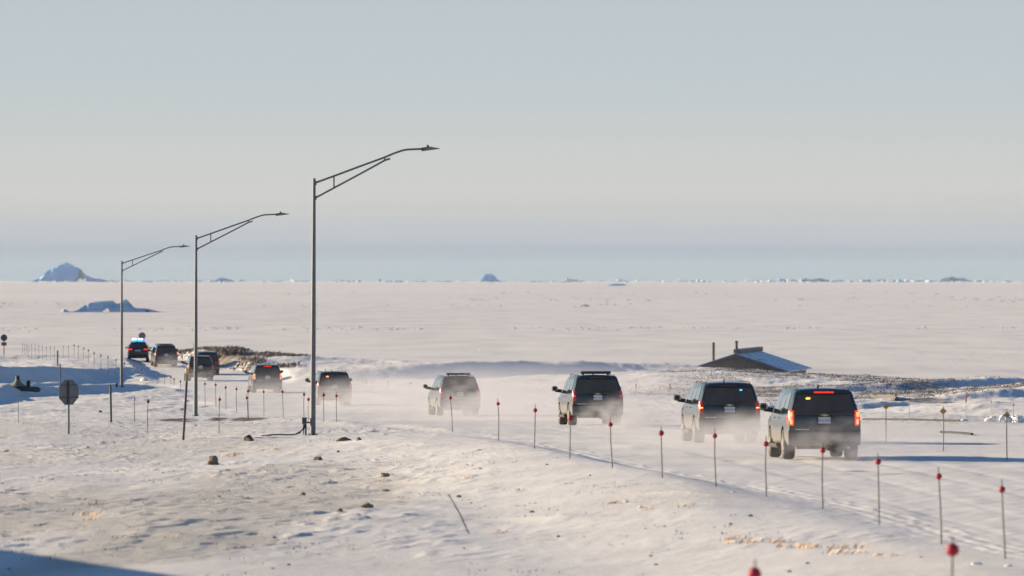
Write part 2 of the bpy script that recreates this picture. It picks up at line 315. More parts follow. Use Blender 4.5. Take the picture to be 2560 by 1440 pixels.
# ------------------------------------------------------------------ mesh helpers
class MB:
    def __init__(s): s.v = []; s.f = []
    def add(s, vs, fs):
        o = len(s.v); s.v += [tuple(v) for v in vs]; s.f += [tuple(i+o for i in f) for f in fs]; return s
    def box(s, c, d, rot=None):
        x, y, z = d[0]/2, d[1]/2, d[2]/2
        vs = [Vector((a*x, b*y, e*z)) for a in (-1, 1) for b in (-1, 1) for e in (-1, 1)]
        if rot is not None: vs = [rot @ v for v in vs]
        vs = [v+Vector(c) for v in vs]
        return s.add(vs, [(0, 1, 3, 2), (4, 6, 7, 5), (0, 4, 5, 1), (2, 3, 7, 6), (0, 2, 6, 4), (1, 5, 7, 3)])
    def tube(s, pts, rad, n=8, cap=True):
        pts = [Vector(p) for p in pts]; rs = rad if isinstance(rad, (list, tuple)) else [rad]*len(pts)
        o = len(s.v); up = None
        for i, p in enumerate(pts):
            t = (pts[min(i+1, len(pts)-1)]-pts[max(i-1, 0)]).normalized()
            a = t.orthogonal().normalized() if up is None else (up-t*up.dot(t)).normalized()
            up = a; b = t.cross(a)
            for k in range(n):
                w = 2*math.pi*k/n
                s.v.append(tuple(p+a*math.cos(w)*rs[i]+b*math.sin(w)*rs[i]))
        for i in range(len(pts)-1):
            for k in range(n):
                s.f.append((o+i*n+k, o+i*n+(k+1) % n, o+(i+1)*n+(k+1) % n, o+(i+1)*n+k))
        if cap:
            s.f.append(tuple(o+k for k in reversed(range(n)))); s.f.append(tuple(o+(len(pts)-1)*n+k for k in range(n)))
        return s
    def lathe(s, c, prof, axis='z', n=16):
        o = len(s.v)
        for (r, h) in prof:
            for k in range(n):
                w = 2*math.pi*k/n; a, b = r*math.cos(w), r*math.sin(w)
                p = {'z': (a, b, h), 'y': (a, h, b), 'x': (h, a, b)}[axis]
                s.v.append((c[0]+p[0], c[1]+p[1], c[2]+p[2]))
        m = len(prof)
        for i in range(m-1):
            for k in range(n): s.f.append((o+i*n+k, o+i*n+(k+1) % n, o+(i+1)*n+(k+1) % n, o+(i+1)*n+k))
        s.f.append(tuple(o+k for k in reversed(range(n)))); s.f.append(tuple(o+(m-1)*n+k for k in range(n)))
        return s
    def ball(s, c, r, n=10, sq=(1, 1, 1)):
        m = n//2+1; o = len(s.v)
        for i in range(m+1):
            t = math.pi*i/m
            for k in range(n):
                w = 2*math.pi*k/n; rr = max(math.sin(t), .02)
                s.v.append((c[0]+r*sq[0]*rr*math.cos(w), c[1]+r*sq[1]*rr*math.sin(w), c[2]+r*sq[2]*math.cos(t)))
        for i in range(m):
            for k in range(n): s.f.append((o+i*n+k, o+(i+1)*n+k, o+(i+1)*n+(k+1) % n, o+i*n+(k+1) % n))
        return s
    def build(s, name, m, parent=None, smooth=True, ang=35):
        me = bpy.data.meshes.new(name); me.from_pydata(s.v, [], s.f)
        bm = bmesh.new(); bm.from_mesh(me); bmesh.ops.recalc_face_normals(bm, faces=bm.faces); bm.to_mesh(me); bm.free()
        if smooth:
            me.polygons.foreach_set('use_smooth', [True]*len(me.polygons)); me.set_sharp_from_angle(angle=R(ang))
        me.materials.append(m)
        o = bpy.data.objects.new(name, me); COL.objects.link(o)
        if parent: o.parent = parent
        return o
def tag(o, label=None, cat=None, group=None, kind=None):
    if label: o['label'] = label
    if cat: o['category'] = cat
    if group: o['group'] = group
    if kind: o['kind'] = kind
    return o
def empty(name, loc, rz=0):
    o = bpy.data.objects.new(name, None); COL.objects.link(o); o.location = loc; o.rotation_euler = (0, 0, rz); o.empty_display_size = .2; return o
def kids(o): return [c for c in bpy.data.objects if c.parent == o]
def copy_tree(o, parent=None):
    c = o.copy(); COL.objects.link(c)
    if parent: c.parent = parent
    for ch in kids(o): copy_tree(ch, c)
    return c
def smat(o, m):
    o.material_slots[0].link = 'OBJECT'; o.material_slots[0].material = m
# ------------------------------------------------------------------ ground sheet
def build_terrain():
    # u columns: dense inside the lens' angle, coarse outside; rows dense near
    uc = np.concatenate([np.linspace(-.6, -.13, 24)[:-1], np.linspace(-.13, -.096, 36)[:-1], np.linspace(-.096, .096, 640), np.linspace(.096, .13, 36)[1:], np.linspace(.13, .6, 24)[1:]])
    ys = [-60, -20, 10, 35, 50, 60, 66]; y = 70.0
    while y < 640:
        ys.append(y)
        y += .16+max(0, (y-95))*.0036
    ys = np.array(ys)
    Y, U = np.meshgrid(ys, uc, indexing='ij')
    X = U*np.maximum(Y, 66)
    Z = H(X, Y)
    nr, nc = Y.shape
    co = np.stack([X, Y, Z], -1).reshape(-1, 3)
    i = np.arange(nr-1)[:, None]*nc+np.arange(nc-1)[None, :]
    quads = np.stack([i, i+1, i+nc+1, i+nc], -1).reshape(-1, 4)
    me = bpy.data.meshes.new('ground')
    me.vertices.add(len(co)); me.vertices.foreach_set('co', co.ravel())
    me.loops.add(quads.size); me.loops.foreach_set('vertex_index', quads.ravel().astype(np.int32))
    me.polygons.add(len(quads)); me.polygons.foreach_set('loop_start', np.arange(0, quads.size, 4, dtype=np.int32))
    me.update(calc_edges=True); me.validate()
    me.polygons.foreach_set('use_smooth', np.ones(len(quads), bool))
    # bare soil where wind has scoured the snow; patches in world metres
    soil = np.zeros(X.shape)
    for (u, v, w, d, s) in SOIL:
        px, py, _ = rays(u, v)
        k = py/F
        soil = np.maximum(soil, s*np.exp(-((X-px)/(w*k))**2-((Y-py)/(d))**2))
    E = edge(Y); C = rc(Y)
    road = sst(E-.6, E+.9, X)*(1-sst(C+4.6, C+6.5, X))
    soil = np.maximum(soil, .22*(1-road)*sst(.2, .9, fbm(X*.35, Y*.12, 61, 2))*(Y < 330))
    soil = np.maximum(soil, road*.36*sst(.25, .8, fbm((X-C)*1.1, Y*.035, 64, 3))*(Y < 260))
    soil = np.maximum(soil, .62*np.exp(-((X+25)/6)**2-((Y-506)/22)**2))
    soil = np.maximum(soil, .58*sst(9, 16, X)*sst(290, 335, Y)*sst(-.3, .5, fbm(X*.2, Y*.07, 71, 2)))
    a = me.attributes.new('soil', 'FLOAT', 'POINT'); a.data.foreach_set('value', soil.ravel().astype(np.float32))
    rg = (.10+.90*(.30+.70*sst(-.25, .45, fbm(X*.16, (Y-1.7*X)*.05, 88, 3)))*(1-road)*(1-.6*sst(-.028, .0, U-.00012*(Y-100))))*np.clip(130/np.maximum(Y, 60), .25, 1.0)
    a = me.attributes.new('rough', 'FLOAT', 'POINT'); a.data.foreach_set('value', rg.ravel().astype(np.float32))
    me.materials.append(M['snow'])
    o = bpy.data.objects.new('ground', me); COL.objects.link(o)
    tag(o, 'wind-scoured snow ground with the packed snow road crossing it', kind='structure')
# (u, v, half width px, half depth m, strength)
SOIL = [(440, 1051, 60, 5.5, .85), (620, 1048, 58, 5.5, .9), (545, 1049, 35, 4, .8), (420, 1018, 26, 5, .75), (512, 1016, 20, 5, .7), (459, 1022, 10, 5, .7),
        (2140, 1178, 60, 1.2, .60), (2230, 1186, 70, 1.0, .52), (1820, 1152, 40, 1.4, .50), (1990, 1176, 50, .9, .45), (130, 1040, 30, 2, .5), (35, 895, 20, 3, .6), (95, 895, 14, 3, .6),
        (570, 1120, 40, 1.2, .5), (300, 1250, 18, 1, .4), (2000, 1362, 120, .6, .42), (1560, 905, 60, 5, .6), (1640, 915, 70, 5, .5), (1900, 930, 200, 16, .5), (2300, 965, 200, 16, .55),
        (2350, 1075, 90, 2.2, .42), (2480, 1100, 60, 2.2, .4), (230, 917, 20, 3, .55), (190, 912, 14, 3, .55), (2500, 1080, 80, 2, .35), (620, 925, 50, 8, .55), (560, 910, 40, 8, .6)]
build_terrain()
me = bpy.data.meshes.new('sea_ice')
XS = [-60000, -8000, -1500, 1500, 8000, 60000]; YS = [-3000, 300, 900, 3000, 9000, 32500]
me.from_pydata([(x, y, -20) for y in YS for x in XS], [], [(r*6+c, r*6+c+1, r*6+c+7, r*6+c+6) for r in range(5) for c in range(5)])
me.materials.append(M['ice']); o = bpy.data.objects.new('sea_ice', me); COL.objects.link(o)
tag(o, 'flat snow-covered sea ice reaching to the horizon', kind='structure')
# ------------------------------------------------------------------ vehicles
def half_ring(w, wt, zt, zb, belt=1.18):
    if zt > belt+.3:
        g = lambda t: (w*.955+(wt-w*.955)*t**1.25, belt+(zt-.09-belt)*t)
        up = [(w*.965, belt), g(.35), g(.7), g(1), (wt-.05, zt-.035), (wt*.75, zt-.008), (wt*.35, zt+.012), (0, zt+.016)]
    else:
        up = [(w*.95, zt-.10), (w*.93, zt-.07), (w*.91, zt-.045), (w*.88, zt-.025), (w*.8, zt-.01), (w*.6, zt), (w*.3, zt+.008), (0, zt+.01)]
    return [(0, zb), (w*.8, zb), (w*.95, zb+.07), (w*.995, zb+.2), (w, .80), (w*.99, 1.04)]+up
def loft(stations, tilt):
    mb = MB(); n = None
    for k, (y, w, wt, zt, zb) in enumerate(stations):
        hr = half_ring(w, wt, zt, zb); n = len(hr)
        ring = [(x, z) for x, z in hr]+[(-x, z) for x, z in reversed(hr[1:-1])]
        for x, z in ring:
            yy = y+tilt(y, z)-.10*(1-min(1, (abs(x)/max(w, .01))**4))*(1 if k < 2 else 0)*.5
            mb.v.append((x, yy, z))
    m = 2*n-2
    for k in range(len(stations)-1):
        for i in range(m): mb.f.append((k*m+i, k*m+(i+1) % m, (k+1)*m+(i+1) % m, (k+1)*m+i))
    for k in (0, len(stations)-1):
        o = k*m
        for i in range(0, n-1):
            a, b = o+i, o+i+1; c, d = o+(m-i-1) % m if i+1 < n-1 else o+n-1, o+(m-i) % m
            if i == 0: mb.f.append((o, o+1, o+m-1))
            elif i == n-2: mb.f.append((o+i, o+n-1, o+m-i))
            else: mb.f.append((o+i, o+i+1, o+m-i-1, o+m-i))
    return mb
def car_body(name, stations, tilt, wheels, r, m, parent):
    ob = loft(stations, tilt).build(name, m, parent, ang=32)
    cutters = []
    for (wy, side) in wheels:
        c = MB().lathe((0, wy, r), [(r+.07, side*.62), (r+.07, side*1.4)], 'x', 24).build('cutter', m)
        b = ob.modifiers.new('b', 'BOOLEAN'); b.operation = 'DIFFERENCE'; b.object = c; b.solver = 'EXACT'; cutters.append(c)
    dg = bpy.context.evaluated_depsgraph_get(); dg.update()
    me = bpy.data.meshes.new_from_object(ob.evaluated_get(dg))
    ob.modifiers.clear(); old = ob.data; ob.data = me; me.name = name
    me.polygons.foreach_set('use_smooth', [True]*len(me.polygons)); me.set_sharp_from_angle(angle=R(30))
    for c in cutters: bpy.data.objects.remove(c)
    bpy.data.meshes.remove(old)
    return ob
def slab(pts2, yf, proud, th, xz=True):
    """closed slab following the surface yf(x,z); pts2: grid rows of (x,z) columns"""
    mb = MB(); r = len(pts2); c = len(pts2[0])
    for s_ in (0, 1):
        for row in pts2:
            for (x, z) in row: mb.v.append((x, yf(x, z)-proud+s_*th, z))
    q = r*c
    for i in range(r-1):
        for j in range(c-1):
            a = i*c+j
            mb.f.append((a, a+1, a+c+1, a+c)); mb.f.append((q+a, q+a+c, q+a+c+1, q+a+1))
    for j in range(c-1):
        mb.f.append((j, q+j, q+j+1, j+1)); a = (r-1)*c+j; mb.f.append((a, a+1, q+a+1, q+a))
    for i in range(r-1):
        a = i*c; mb.f.append((a, a+c, q+a+c, q+a)); a = i*c+c-1; mb.f.append((a, q+a, q+a+c, a+c))
    return mb
def side_w(z, w=1.02, wt=.80, zt=1.93, belt=1.18):
    t = max(0, min(1, (z-belt)/(zt-.09-belt))); return w*.955+(wt-w*.955)*t**1.25
def make_suv():
    root = empty('large_suv', (0, 0, 0))
    tilt = lambda y, z: (.26*max(0, z-1.12)/.8*max(0, 1-y/1.6))
    ST = [(0.0, .96, .76, 1.88, .44), (.05, 1.0, .785, 1.91, .40), (.25, 1.02, .80, 1.93, .38), (1.1, 1.02, .81, 1.945, .36), (2.4, 1.02, .81, 1.95, .36), (3.2, 1.02, .80, 1.93, .36),
          (3.5, 1.02, .79, 1.89, .36), (4.2, 1.01, .80, 1.36, .36), (4.26, 1.01, .85, 1.28, .36), (5.0, .99, .85, 1.22, .38), (5.35, .95, .8, 1.15, .42), (5.5, .82, .7, .98, .5)]
    car_body('body', ST, tilt, [(1.12, -1), (1.12, 1), (4.42, -1), (4.42, 1)], .42, M['paint'], root)
    yf = lambda x, z: tilt(0, z)-.05*(1-min(1, (abs(x)/.96)**4))
    # rear window
    rows = []
    for z in np.linspace(1.22, 1.77, 7):
        w = side_w(z)*.96-.075; rows.append([(w*t, z) for t in np.linspace(-1, 1, 9)])
    slab(rows, yf, .014, .03).build('rear_window', M['glass'], root)
    # spoiler lip and high brake lamp
    rows = [[(side_w(z)*.9*t-0, z) for t in np.linspace(-.93, .93, 9)] for z in (1.795, 1.86, 1.895)]
    slab(rows, lambda x, z: yf(x, z)-.06, .02, .12).build('spoiler', M['paint'], root)
    slab([[(x, z) for x in np.linspace(-.27, .27, 5)] for z in (1.815, 1.855)], lambda x, z: yf(x, z)-.075, .02, .03).build('high_brake_light', M['dullred'], root)
    MB().tube([(0, yf(0, 1.22)-.04, 1.225), (.12, yf(.1, 1.26)-.05, 1.27), (.48, yf(.45, 1.30)-.045, 1.31)], .012, 6).build('rear_wiper', M['plastic'], root)
    # tailgate crease panel, bumper
    rows = []
    for z in (.40, .52, .60, .74, .80):
        rows.append([(t*.985, z) for t in np.linspace(-1, 1, 13)])
    slab(rows, lambda x, z: -.02-.09*(1-abs(x/1.0)**5)+(.10 if z < .45 else 0)+(.05 if z > .78 else 0), .03, .25).build('bumper', M['paint'], root)
    b = MB(); b.box((0, .35, .36), (1.5, .55, .14)); b.box((.35, .2, .30), (.5, .3, .1)); b.box((-.2, 1.2, .38), (.3, 1.9, .12)); b.box((0, 1.12, .42), (1.5, .16, .16)); b.box((0, 2.8, .40), (1.3, 3.0, .12)); b.box((0, 4.4, .42), (1.5, .14, .14))
    b.box((0, .06, .40), (.14, .2, .1))
    b.build('chassis', M['trim'], root)
    MB().tube([(.62, .5, .34), (.66, -.02, .33)], .04, 10).build('exhaust_pipe', M['chrome'], root)
    slab([[(x, z) for x in np.linspace(-.80, -.43, 4)] for z in (.815, .84)], lambda x, z: -.1+.05*(abs(x))**3, .02, .02).build('bumper_reflector', M['chrome'], root)
    # number plate recess + plate + badge
    slab([[(x, z) for x in (-.21, .21)] for z in (.955, 1.2)], lambda x, z: yf(x, z), .006, .01).build('plate_recess', M['plastic'], root)
    p = slab([[(x, z) for x in (-.165, .165)] for z in (.99, 1.16)], lambda x, z: yf(x, z), .03, .015).build('licence_plate', M['plate'], root)
    bt = [(-.12, -.012), (-.045, -.012), (-.03, -.03), (.05, -.03), (.06, -.012), (.12, -.012), (.11, .014), (.045, .014), (.03, .032), (-.05, .032), (-.06, .014), (-.11, .014)]
    mb = MB(); n = len(bt); mb.add([(x, -.075, 1.215+z) for x, z in bt]+[(x, -.03, 1.215+z) for x, z in bt], [tuple(range(n)), tuple(range(2*n-1, n-1, -1))]+[(i, (i+1) % n, n+(i+1) % n, n+i) for i in range(n)])
    mb.build('badge', M['gold'], root, smooth=False)
    slab([[(x, z) for x in np.linspace(-.33, .33, 5)] for z in (1.19, 1.20)], yf, .012, .02).build('tailgate_handle', M['plastic'], root)
    # tail lights
    for s in (-1, 1):
        rows = []
        for z in np.linspace(.93, 1.34, 6):
            wo = (1.0 if z < 1.18 else side_w(z)*1.0)+.004; wi = wo-.165
            rows.append([(s*(wi+(wo-wi)*t), z) for t in np.linspace(0, 1, 5)])
        tl = slab(rows, lambda x, z: tilt(0, z)+.16*max(0, (abs(x)-.88)/.12)**2-.012, .022, .12).build('tail_light', M['red_off'], root)
        for zc in (1.035, 1.235):
            slab([[(s*x, z) for x in np.linspace(.875, .955, 3)] for z in (zc-.065, zc, zc+.065)], lambda x, z: tilt(0, z)+.16*max(0, (abs(x)-.88)/.12)**2-.012, .030, .02).build('lamp_cell', M['red_off'], tl)
        slab([[(s*x, z) for x in np.linspace(.855, .965, 3)] for z in (1.122, 1.148)], lambda x, z: tilt(0, z)+.16*max(0, (abs(x)-.88)/.12)**2-.012, .030, .02).build('turn_lens', M['clear'], tl)
    # side windows: three per side as proud slabs
    for s in (-1, 1):
        for (y0, y1, y0t, y1t) in ((.45, 1.42, .62, 1.38), (1.52, 2.52, 1.5, 2.46), (2.62, 3.85, 2.58, 3.36)):
            mb = MB(); zz = np.linspace(1.24, 1.80, 5)
            for off in (.012, -.02):
                for z in zz:
                    t = (z-1.24)/.56
                    for k in range(4):
                        y = (y0+(y0t-y0)*t)+((y1+(y1t-y1)*t)-(y0+(y0t-y0)*t))*k/3
                        mb.v.append((s*(side_w(z)+off), y, z))
            for i in range(4):
                for j in range(3):
                    a = i*4+j; mb.f.append((a, a+1, a+5, a+4)); mb.f.append((20+a, 20+a+4, 20+a+5, 20+a+1))
            for j in range(3): mb.f.append((j, 20+j, 21+j, j+1)); a = 16+j; mb.f.append((a, a+1, 21+a, 20+a))
            for i in range(4): a = i*4; mb.f.append((a, a+4, 24+a, 20+a)); a += 3; mb.f.append((a, 20+a, 24+a, a+4))
            mb.build('side_window', M['sideglass'], root)
        for y in (2.35, 3.35):
            MB().box((s*1.03, y, 1.13), (.03, .2, .035)).build('door_handle', M['chrome'], root)
        MB().tube([(s*1.06, 1.75, .38), (s*1.08, 1.9, .36), (s*1.08, 3.6, .36), (s*1.06, 3.75, .38)], .065, 8).build('running_board', M['trim'], root)
        mi = MB().tube([(s*1.16, 3.86, 1.41), (s*1.18, 3.86, 1.415), (s*1.32, 3.86, 1.42), (s*1.345, 3.86, 1.42)], [.07, .095, .095, .06], 8).build('wing_mirror', M['plastic'], root)
        MB().box((s*1.10, 3.88, 1.335), (.26, .10, .13), Matrix.Rotation(s*R(-8), 3, 'Y')).build('mirror_arm', M['plastic'], mi)
        slab([[(s*1.25+x, z) for x in (-.12, -.06, .06, .12)] for z in (1.36, 1.42, 1.48)], lambda x, z: 3.80, .012, .01).build('mirror_glass', M['clear'], mi)
        # roof rail
        MB().tube([(s*.70, .40, 1.905), (s*.70, .55, 1.945), (s*.71, 3.0, 1.965), (s*.70, 3.15, 1.92)], .018, 8).build('roof_rail', M['plastic'], root)
        for y in (1.12, 4.42):
            r = .42
            wh = MB().lathe((s*.86, y, r), [(r*.62, -.15), (r*.93, -.15), (r, -.10), (r, .10), (r*.93, .15), (r*.62, .15)], 'x', 28).build('wheel', M['rubber'], root)
            rb = MB().lathe((s*.86, y, r), [(r*.60, s*.10), (r*.62, s*.155), (r*.52, s*.145), (r*.2, s*.13), (r*.12, s*.16)], 'x', 20)
            for k in range(5):
                a = k*2*math.pi/5
                rb.box((s*1.005, y+math.cos(a)*r*.36, r+math.sin(a)*r*.36), (.03, r*.5, .07), Matrix.Rotation(a, 3, 'X'))
            rb.build('rim', M['rim'], wh)
            # mud flap behind rear wheel
            if y < 2: MB().box((s*.86, y-.50, .36), (.26, .02, .30)).build('mud_flap', M['trim'], root)
    MB().tube([(-.1, .75, 1.94), (-.1, .62, 2.06)], [.035, .012], 8).build('aerial', M['plastic'], root)
    return root
suv = make_suv()
def part(root, name): return [c for c in kids(root) if c.name.split('.')[0] == name]
def dress(root, opt):
    for tl in part(root, 'tail_light'):
        for c in kids(tl):
            if 'brake' in opt and c.name.startswith('lamp_cell'): smat(c, M['red_hot'])
            if 'signal' in opt and c.name.startswith('turn_lens'): smat(c, M['amber_on'])
        if 'brake' in opt: smat(tl, M['red_on'])
    if 'high' in opt: smat(part(root, 'high_brake_light')[0], M['red_on'])
    if 'amber' in opt:
        MB().ball((-.43, .135, 1.665), .095, 10, (1.0, .2, .42)).build('flashing_light', M['amber_rim'], root)
        MB().ball((-.43, .118, 1.665), .07, 10, (1.0, .2, .38)).build('flashing_light', M['amber_on'], root)
    if 'redflash' in opt:
        MB().ball((-.40, .118, 1.66), .085, 10, (1.0, .3, .55)).build('flashing_light', M['red_hot'], root)
    if 'blue' in opt:
        MB().ball((.38, .135, 1.69), .075, 10, (1.0, .2, .42)).build('flashing_light', M['blue_on'], root)
        MB().ball((.38, .12, 1.69), .045, 10, (1.0, .2, .35)).build('flashing_light', M['blue_mid'], root)
    if 'lightbar' in opt:
        b = MB(); b.box((-.02, .55, 2.035), (1.16, .30, .11)); b.box((-.5, .6, 1.97), (.06, .25, .06)); b.box((.46, .6, 1.97), (.06, .25, .06))
        b.build('roof_light_bar', M['bar'], root)
    if 'rack' in opt:
        b = MB()
        for x in (-.45, -.2, 0, .2, .45): b.box((x, 1.0, 2.02), (.07, .2, .07))
        b.box((0, 1.0, 1.975), (1.3, .08, .04)); b.box((0, 2.2, 1.985), (1.3, .08, .04)); b.build('roof_rack', M['plastic'], root)
    if 'aerials' in opt:
        for x in (.35, .5): MB().tube([(x, 1.0, 1.93), (x, 1.0, 2.12)], .012, 6).build('aerial', M['plastic'], root)
        MB().tube([(-.45, 1.0, 1.93), (-.45, 1.0, 2.10)], .02, 6).build('aerial', M['plastic'], root)
CARS = [(154.6, 8.49, 0, ('brake', 'high', 'amber'), 'black SUV nearest the camera with both brake lights and high brake strip glowing red'),
        (181.5, 6.94, 0, ('signal', 'blue'), 'black SUV with amber turn lamps and a small blue strobe in its rear window'),
        (219, 3.30, 0, ('lightbar',), 'black SUV with a dark light bar on its roof, rear window clear of dust'),
        (276, -2.52, 0, ('lightbar',), 'roof-bar SUV almost swallowed by blowing snow in the middle of the road'),
        (327, -10.2, 0, ('redflash', 'aerials'), 'SUV behind the tallest lamp post with an orange flasher in its rear window'),
        (390, -16.75, 0, ('brake', 'high'), 'braking SUV between the two nearer lamp posts with red lights glowing'),
        (444, -24.3, 0, (), 'dark SUV half hidden by the second lamp post, beside the orange-topped marker post'),
        (473, -25.3, 0, (), 'SUV mostly hidden behind another SUV, in front of the scrubby mound'),
        (497, -30.2, 0, ('rack',), 'black SUV with roof rack lumps driving directly behind the police car')]
lab = 'convoy of black SUVs on the snow road'
# dress copies BEFORE the prototype gets its own extras
copies = [suv]+[copy_tree(suv) for _ in CARS[1:]]
for (d, x, z, opt, lb), o in zip(CARS, copies):
    c0, c1 = rc(d-8), rc(d+12)
    yaw = -math.atan2(c1-c0, 20)
    yaw = max(R(3.5), min(R(8), yaw))
    dx = d*1.0
    # pitch follows the road
    zz = [G(x+math.cos(yaw)*sx*.85-math.sin(yaw)*yy, d+math.cos(yaw)*yy) for sx in (-1, 1) for yy in (1.1, 4.4)]
    o.rotation_euler = (math.atan2((zz[1]+zz[3]-zz[0]-zz[2])/2, 3.3), 0, yaw)
    o.location = (x, d, (zz[0]+zz[2])/2-math.tan(o.rotation_euler[0])*1.1+.005)
    tag(o, lb, 'SUV', lab)
    dress(o, opt)
def make_police():
    root = empty('police_car', (0, 0, 0))
    tilt = lambda y, z: (.42*max(0, z-1.05)/.7*max(0, 1-y/1.5))
    ST = [(0, .86, .58, 1.62, .38), (.06, .90, .60, 1.66, .34), (.3, .93, .63, 1.69, .3), (1.2, .94, .66, 1.72, .28), (2.3, .94, .66, 1.71, .28), (2.7, .93, .64, 1.66, .28),
          (3.4, .93, .66, 1.22, .28), (3.45, .93, .7, 1.12, .28), (4.2, .9, .7, 1.02, .3), (4.5, .8, .6, .85, .36)]
    car_body('body', ST, tilt, [(.95, -1), (.95, 1), (3.65, -1), (3.65, 1)], .36, M['blueblack'], root)
    yf = lambda x, z: tilt(0, z)-.05*(1-min(1, (abs(x)/.9)**4))
    sw = lambda z: .93*.955+(.63-.93*.955)*max(0, min(1, (z-1.18)/.45))**1.25
    slab([[(sw(z)*.86*t, z) for t in np.linspace(-1, 1, 7)] for z in np.linspace(1.14, 1.55, 4)], yf, .014, .03).build('rear_window', M['glass'], root)
    for s in (-1, 1):
        slab([[(s*x, z) for x in np.linspace(.5, .9, 5)] for z in (1.0+.0, 1.10)], lambda x, z: yf(x, z)+.2*max(0, abs(x)-.82), .03, .06).build('tail_light', M['red_on'], root)
        MB().ball((s*1.05, 3.1, 1.14), .11, 10, (1, .6, .7)).build('wing_mirror', M['plastic'], root)
        for y in (.95, 3.65):
            wh = MB().lathe((s*.80, y, .36), [(.24, -.12), (.34, -.12), (.36, -.08), (.36, .08), (.34, .12), (.24, .12)], 'x', 24).build('wheel', M['rubber'], root)
            MB().lathe((s*.80, y, .36), [(.23, s*.06), (.23, s*.125), (.05, s*.11)], 'x', 16).build('rim', M['rim'], wh)
        MB().box((s*.89, 2.4, 1.32), (.03, 1.9, .26), Matrix.Rotation(s*R(-26), 3, 'Y')).build('side_window', M['sideglass'], root)
    slab([[(x, z) for x in (-.27, .27)] for z in (.90, 1.01)], yf, .03, .015).build('licence_plate', M['plate'], root)
    slab([[(x, z) for x in np.linspace(-.86, .86, 9)] for z in (.30, .5, .62)], lambda x, z: -.03-.07*(1-abs(x/.9)**4), .03, .2).build('bumper', M['plastic'], root)
    b = MB().box((0, 1.15, 1.86), (1.16, .34, .15)); b.box((0, 1.15, 1.76), (.9, .2, .08)); lb = b.build('light_bar', M['blue_dim'], root)
    for x, r in ((-.42, .10), (-.2, .07), (.10, .09), (.32, .09)): MB().ball((x, .97, 1.90), r, 10, (1.1, .4, .8)).build('strobe', M['blue_hot'], lb)
    MB().box((.0, .95, 1.78), (.7, .05, .10)).build('strobe', M['blue_on'], lb)
    return root
pc = make_police(); pyaw = R(3)
pc.location = (-33.4, 508, G(-33.4, 509)+.01); pc.rotation_euler = (0, 0, pyaw); pc.scale = (1.03, 1, 1.06)
tag(pc, 'dark police car with blue roof lights flashing at the head of the convoy', 'police car')
# ------------------------------------------------------------------ lamp posts
def make_lamp(name_h=9.0):
    root = empty('street_lamp', (0, 0, 0)); h = name_h
    S = 1/71.4
    q = lambda u, v: ((u-785.3)*S, 0, h+(444.3-v)*S)
    mb = MB(); mb.tube([(0, 0, 0), (0, 0, .02), (0, 0, h*.5), (0, 0, h)], [.10, .10, .082, .055], 12)
    mb.build('pole', M['galv'], root)
    b = MB().box((0, 0, .02), (.34, .34, .04))
    for sx in (-1, 1):
        for sy in (-1, 1): b.tube([(sx*.13, sy*.13, .02), (sx*.13, sy*.13, .09)], .014, 6)
    b.build('base_plate', M['galv_dark'], root)
    mb = MB()
    mb.tube([q(788.5, 455.5), q(834.5, 438.4), q(900, 413.5), q(960.8, 390.9), q(985, 380.5), q(1005, 373.5), q(1018, 371), q(1056, 369.3)], .036, 8)
    mb.tube([q(788.5, 493.2), q(900, 432.5), q(962, 398), q(975, 394)], .034, 8)
    mb.tube([q(834.5, 438.4), q(834.5, 467)], .03, 6); mb.tube([q(961, 390), q(961, 398.5)], .026, 6)
    mb.box(q(788, 456), (.10, .1, .15)); mb.box(q(788, 493), (.10, .1, .15))
    mb.build('arm', M['galv'], root)
    hd = MB(); o = q(1052, 370)
    hd.add([(o[0], -.13, o[2]-.03), (o[0], .13, o[2]-.03), (o[0], .10, o[2]+.05), (o[0], -.10, o[2]+.05),
            (o[0]+.04, -.15, o[2]-.07), (o[0]+.04, .15, o[2]-.07), (o[0]+.30, .17, o[2]+.095), (o[0]+.30, -.17, o[2]+.095),
            (o[0]+.66, -.05, o[2]+.015), (o[0]+.66, .05, o[2]+.015), (o[0]+.66, .05, o[2]+.03), (o[0]+.66, -.05, o[2]+.03)],
           [(0, 1, 5, 4), (0, 3, 2, 1), (3, 7, 6, 2), (4, 5, 9, 8), (7, 11, 10, 6), (8, 9, 10, 11), (0, 4, 7, 3), (1, 2, 6, 5), (4, 8, 11, 7), (5, 6, 10, 9)])
    lo = hd.build('lamp_head', M['galv'], root, ang=20)
    MB().lathe((o[0]+.23, 0, o[2]+.08), [(.04, 0), (.04, .06), (.02, .075)], 'z', 10).build('photocell', M['plastic'], lo)
    slab([[(o[0]+.10, -.09), (o[0]+.10, .09)], [(o[0]+.5, -.05), (o[0]+.5, .05)]], lambda a, b_: 0, 0, .01)
    return root
lamp = make_lamp()
LP = [(782, 1088, 444.5, 'tallest street lamp, standing in front of the rest with a cable box at its foot', .3),
      (489, 1040, 587, 'middle street lamp of three, its post crossing in front of an SUV', .15),
      (304, 967, 652, 'shortest-looking street lamp, farthest away beside the police car', .1)]
lamps = [lamp]+[copy_tree(lamp) for _ in LP[1:]]
for (u, v, vt, lb, ln), o in zip(LP, lamps):
    x, d, z = rays(u, v)
    s = F/d; hh = (v-vt)/s
    o.location = (x, d, z-.02); k = hh/9.0; o.scale = (k*{444.5: 1, 587: 1.055, 652: 1.11}[vt], k, k); o.rotation_euler = (0, R(ln), R(2))
    tag(o, lb, 'street lamp', 'tall steel street lamps along the road'); print('lamp', round(d, 1), round(hh, 2))
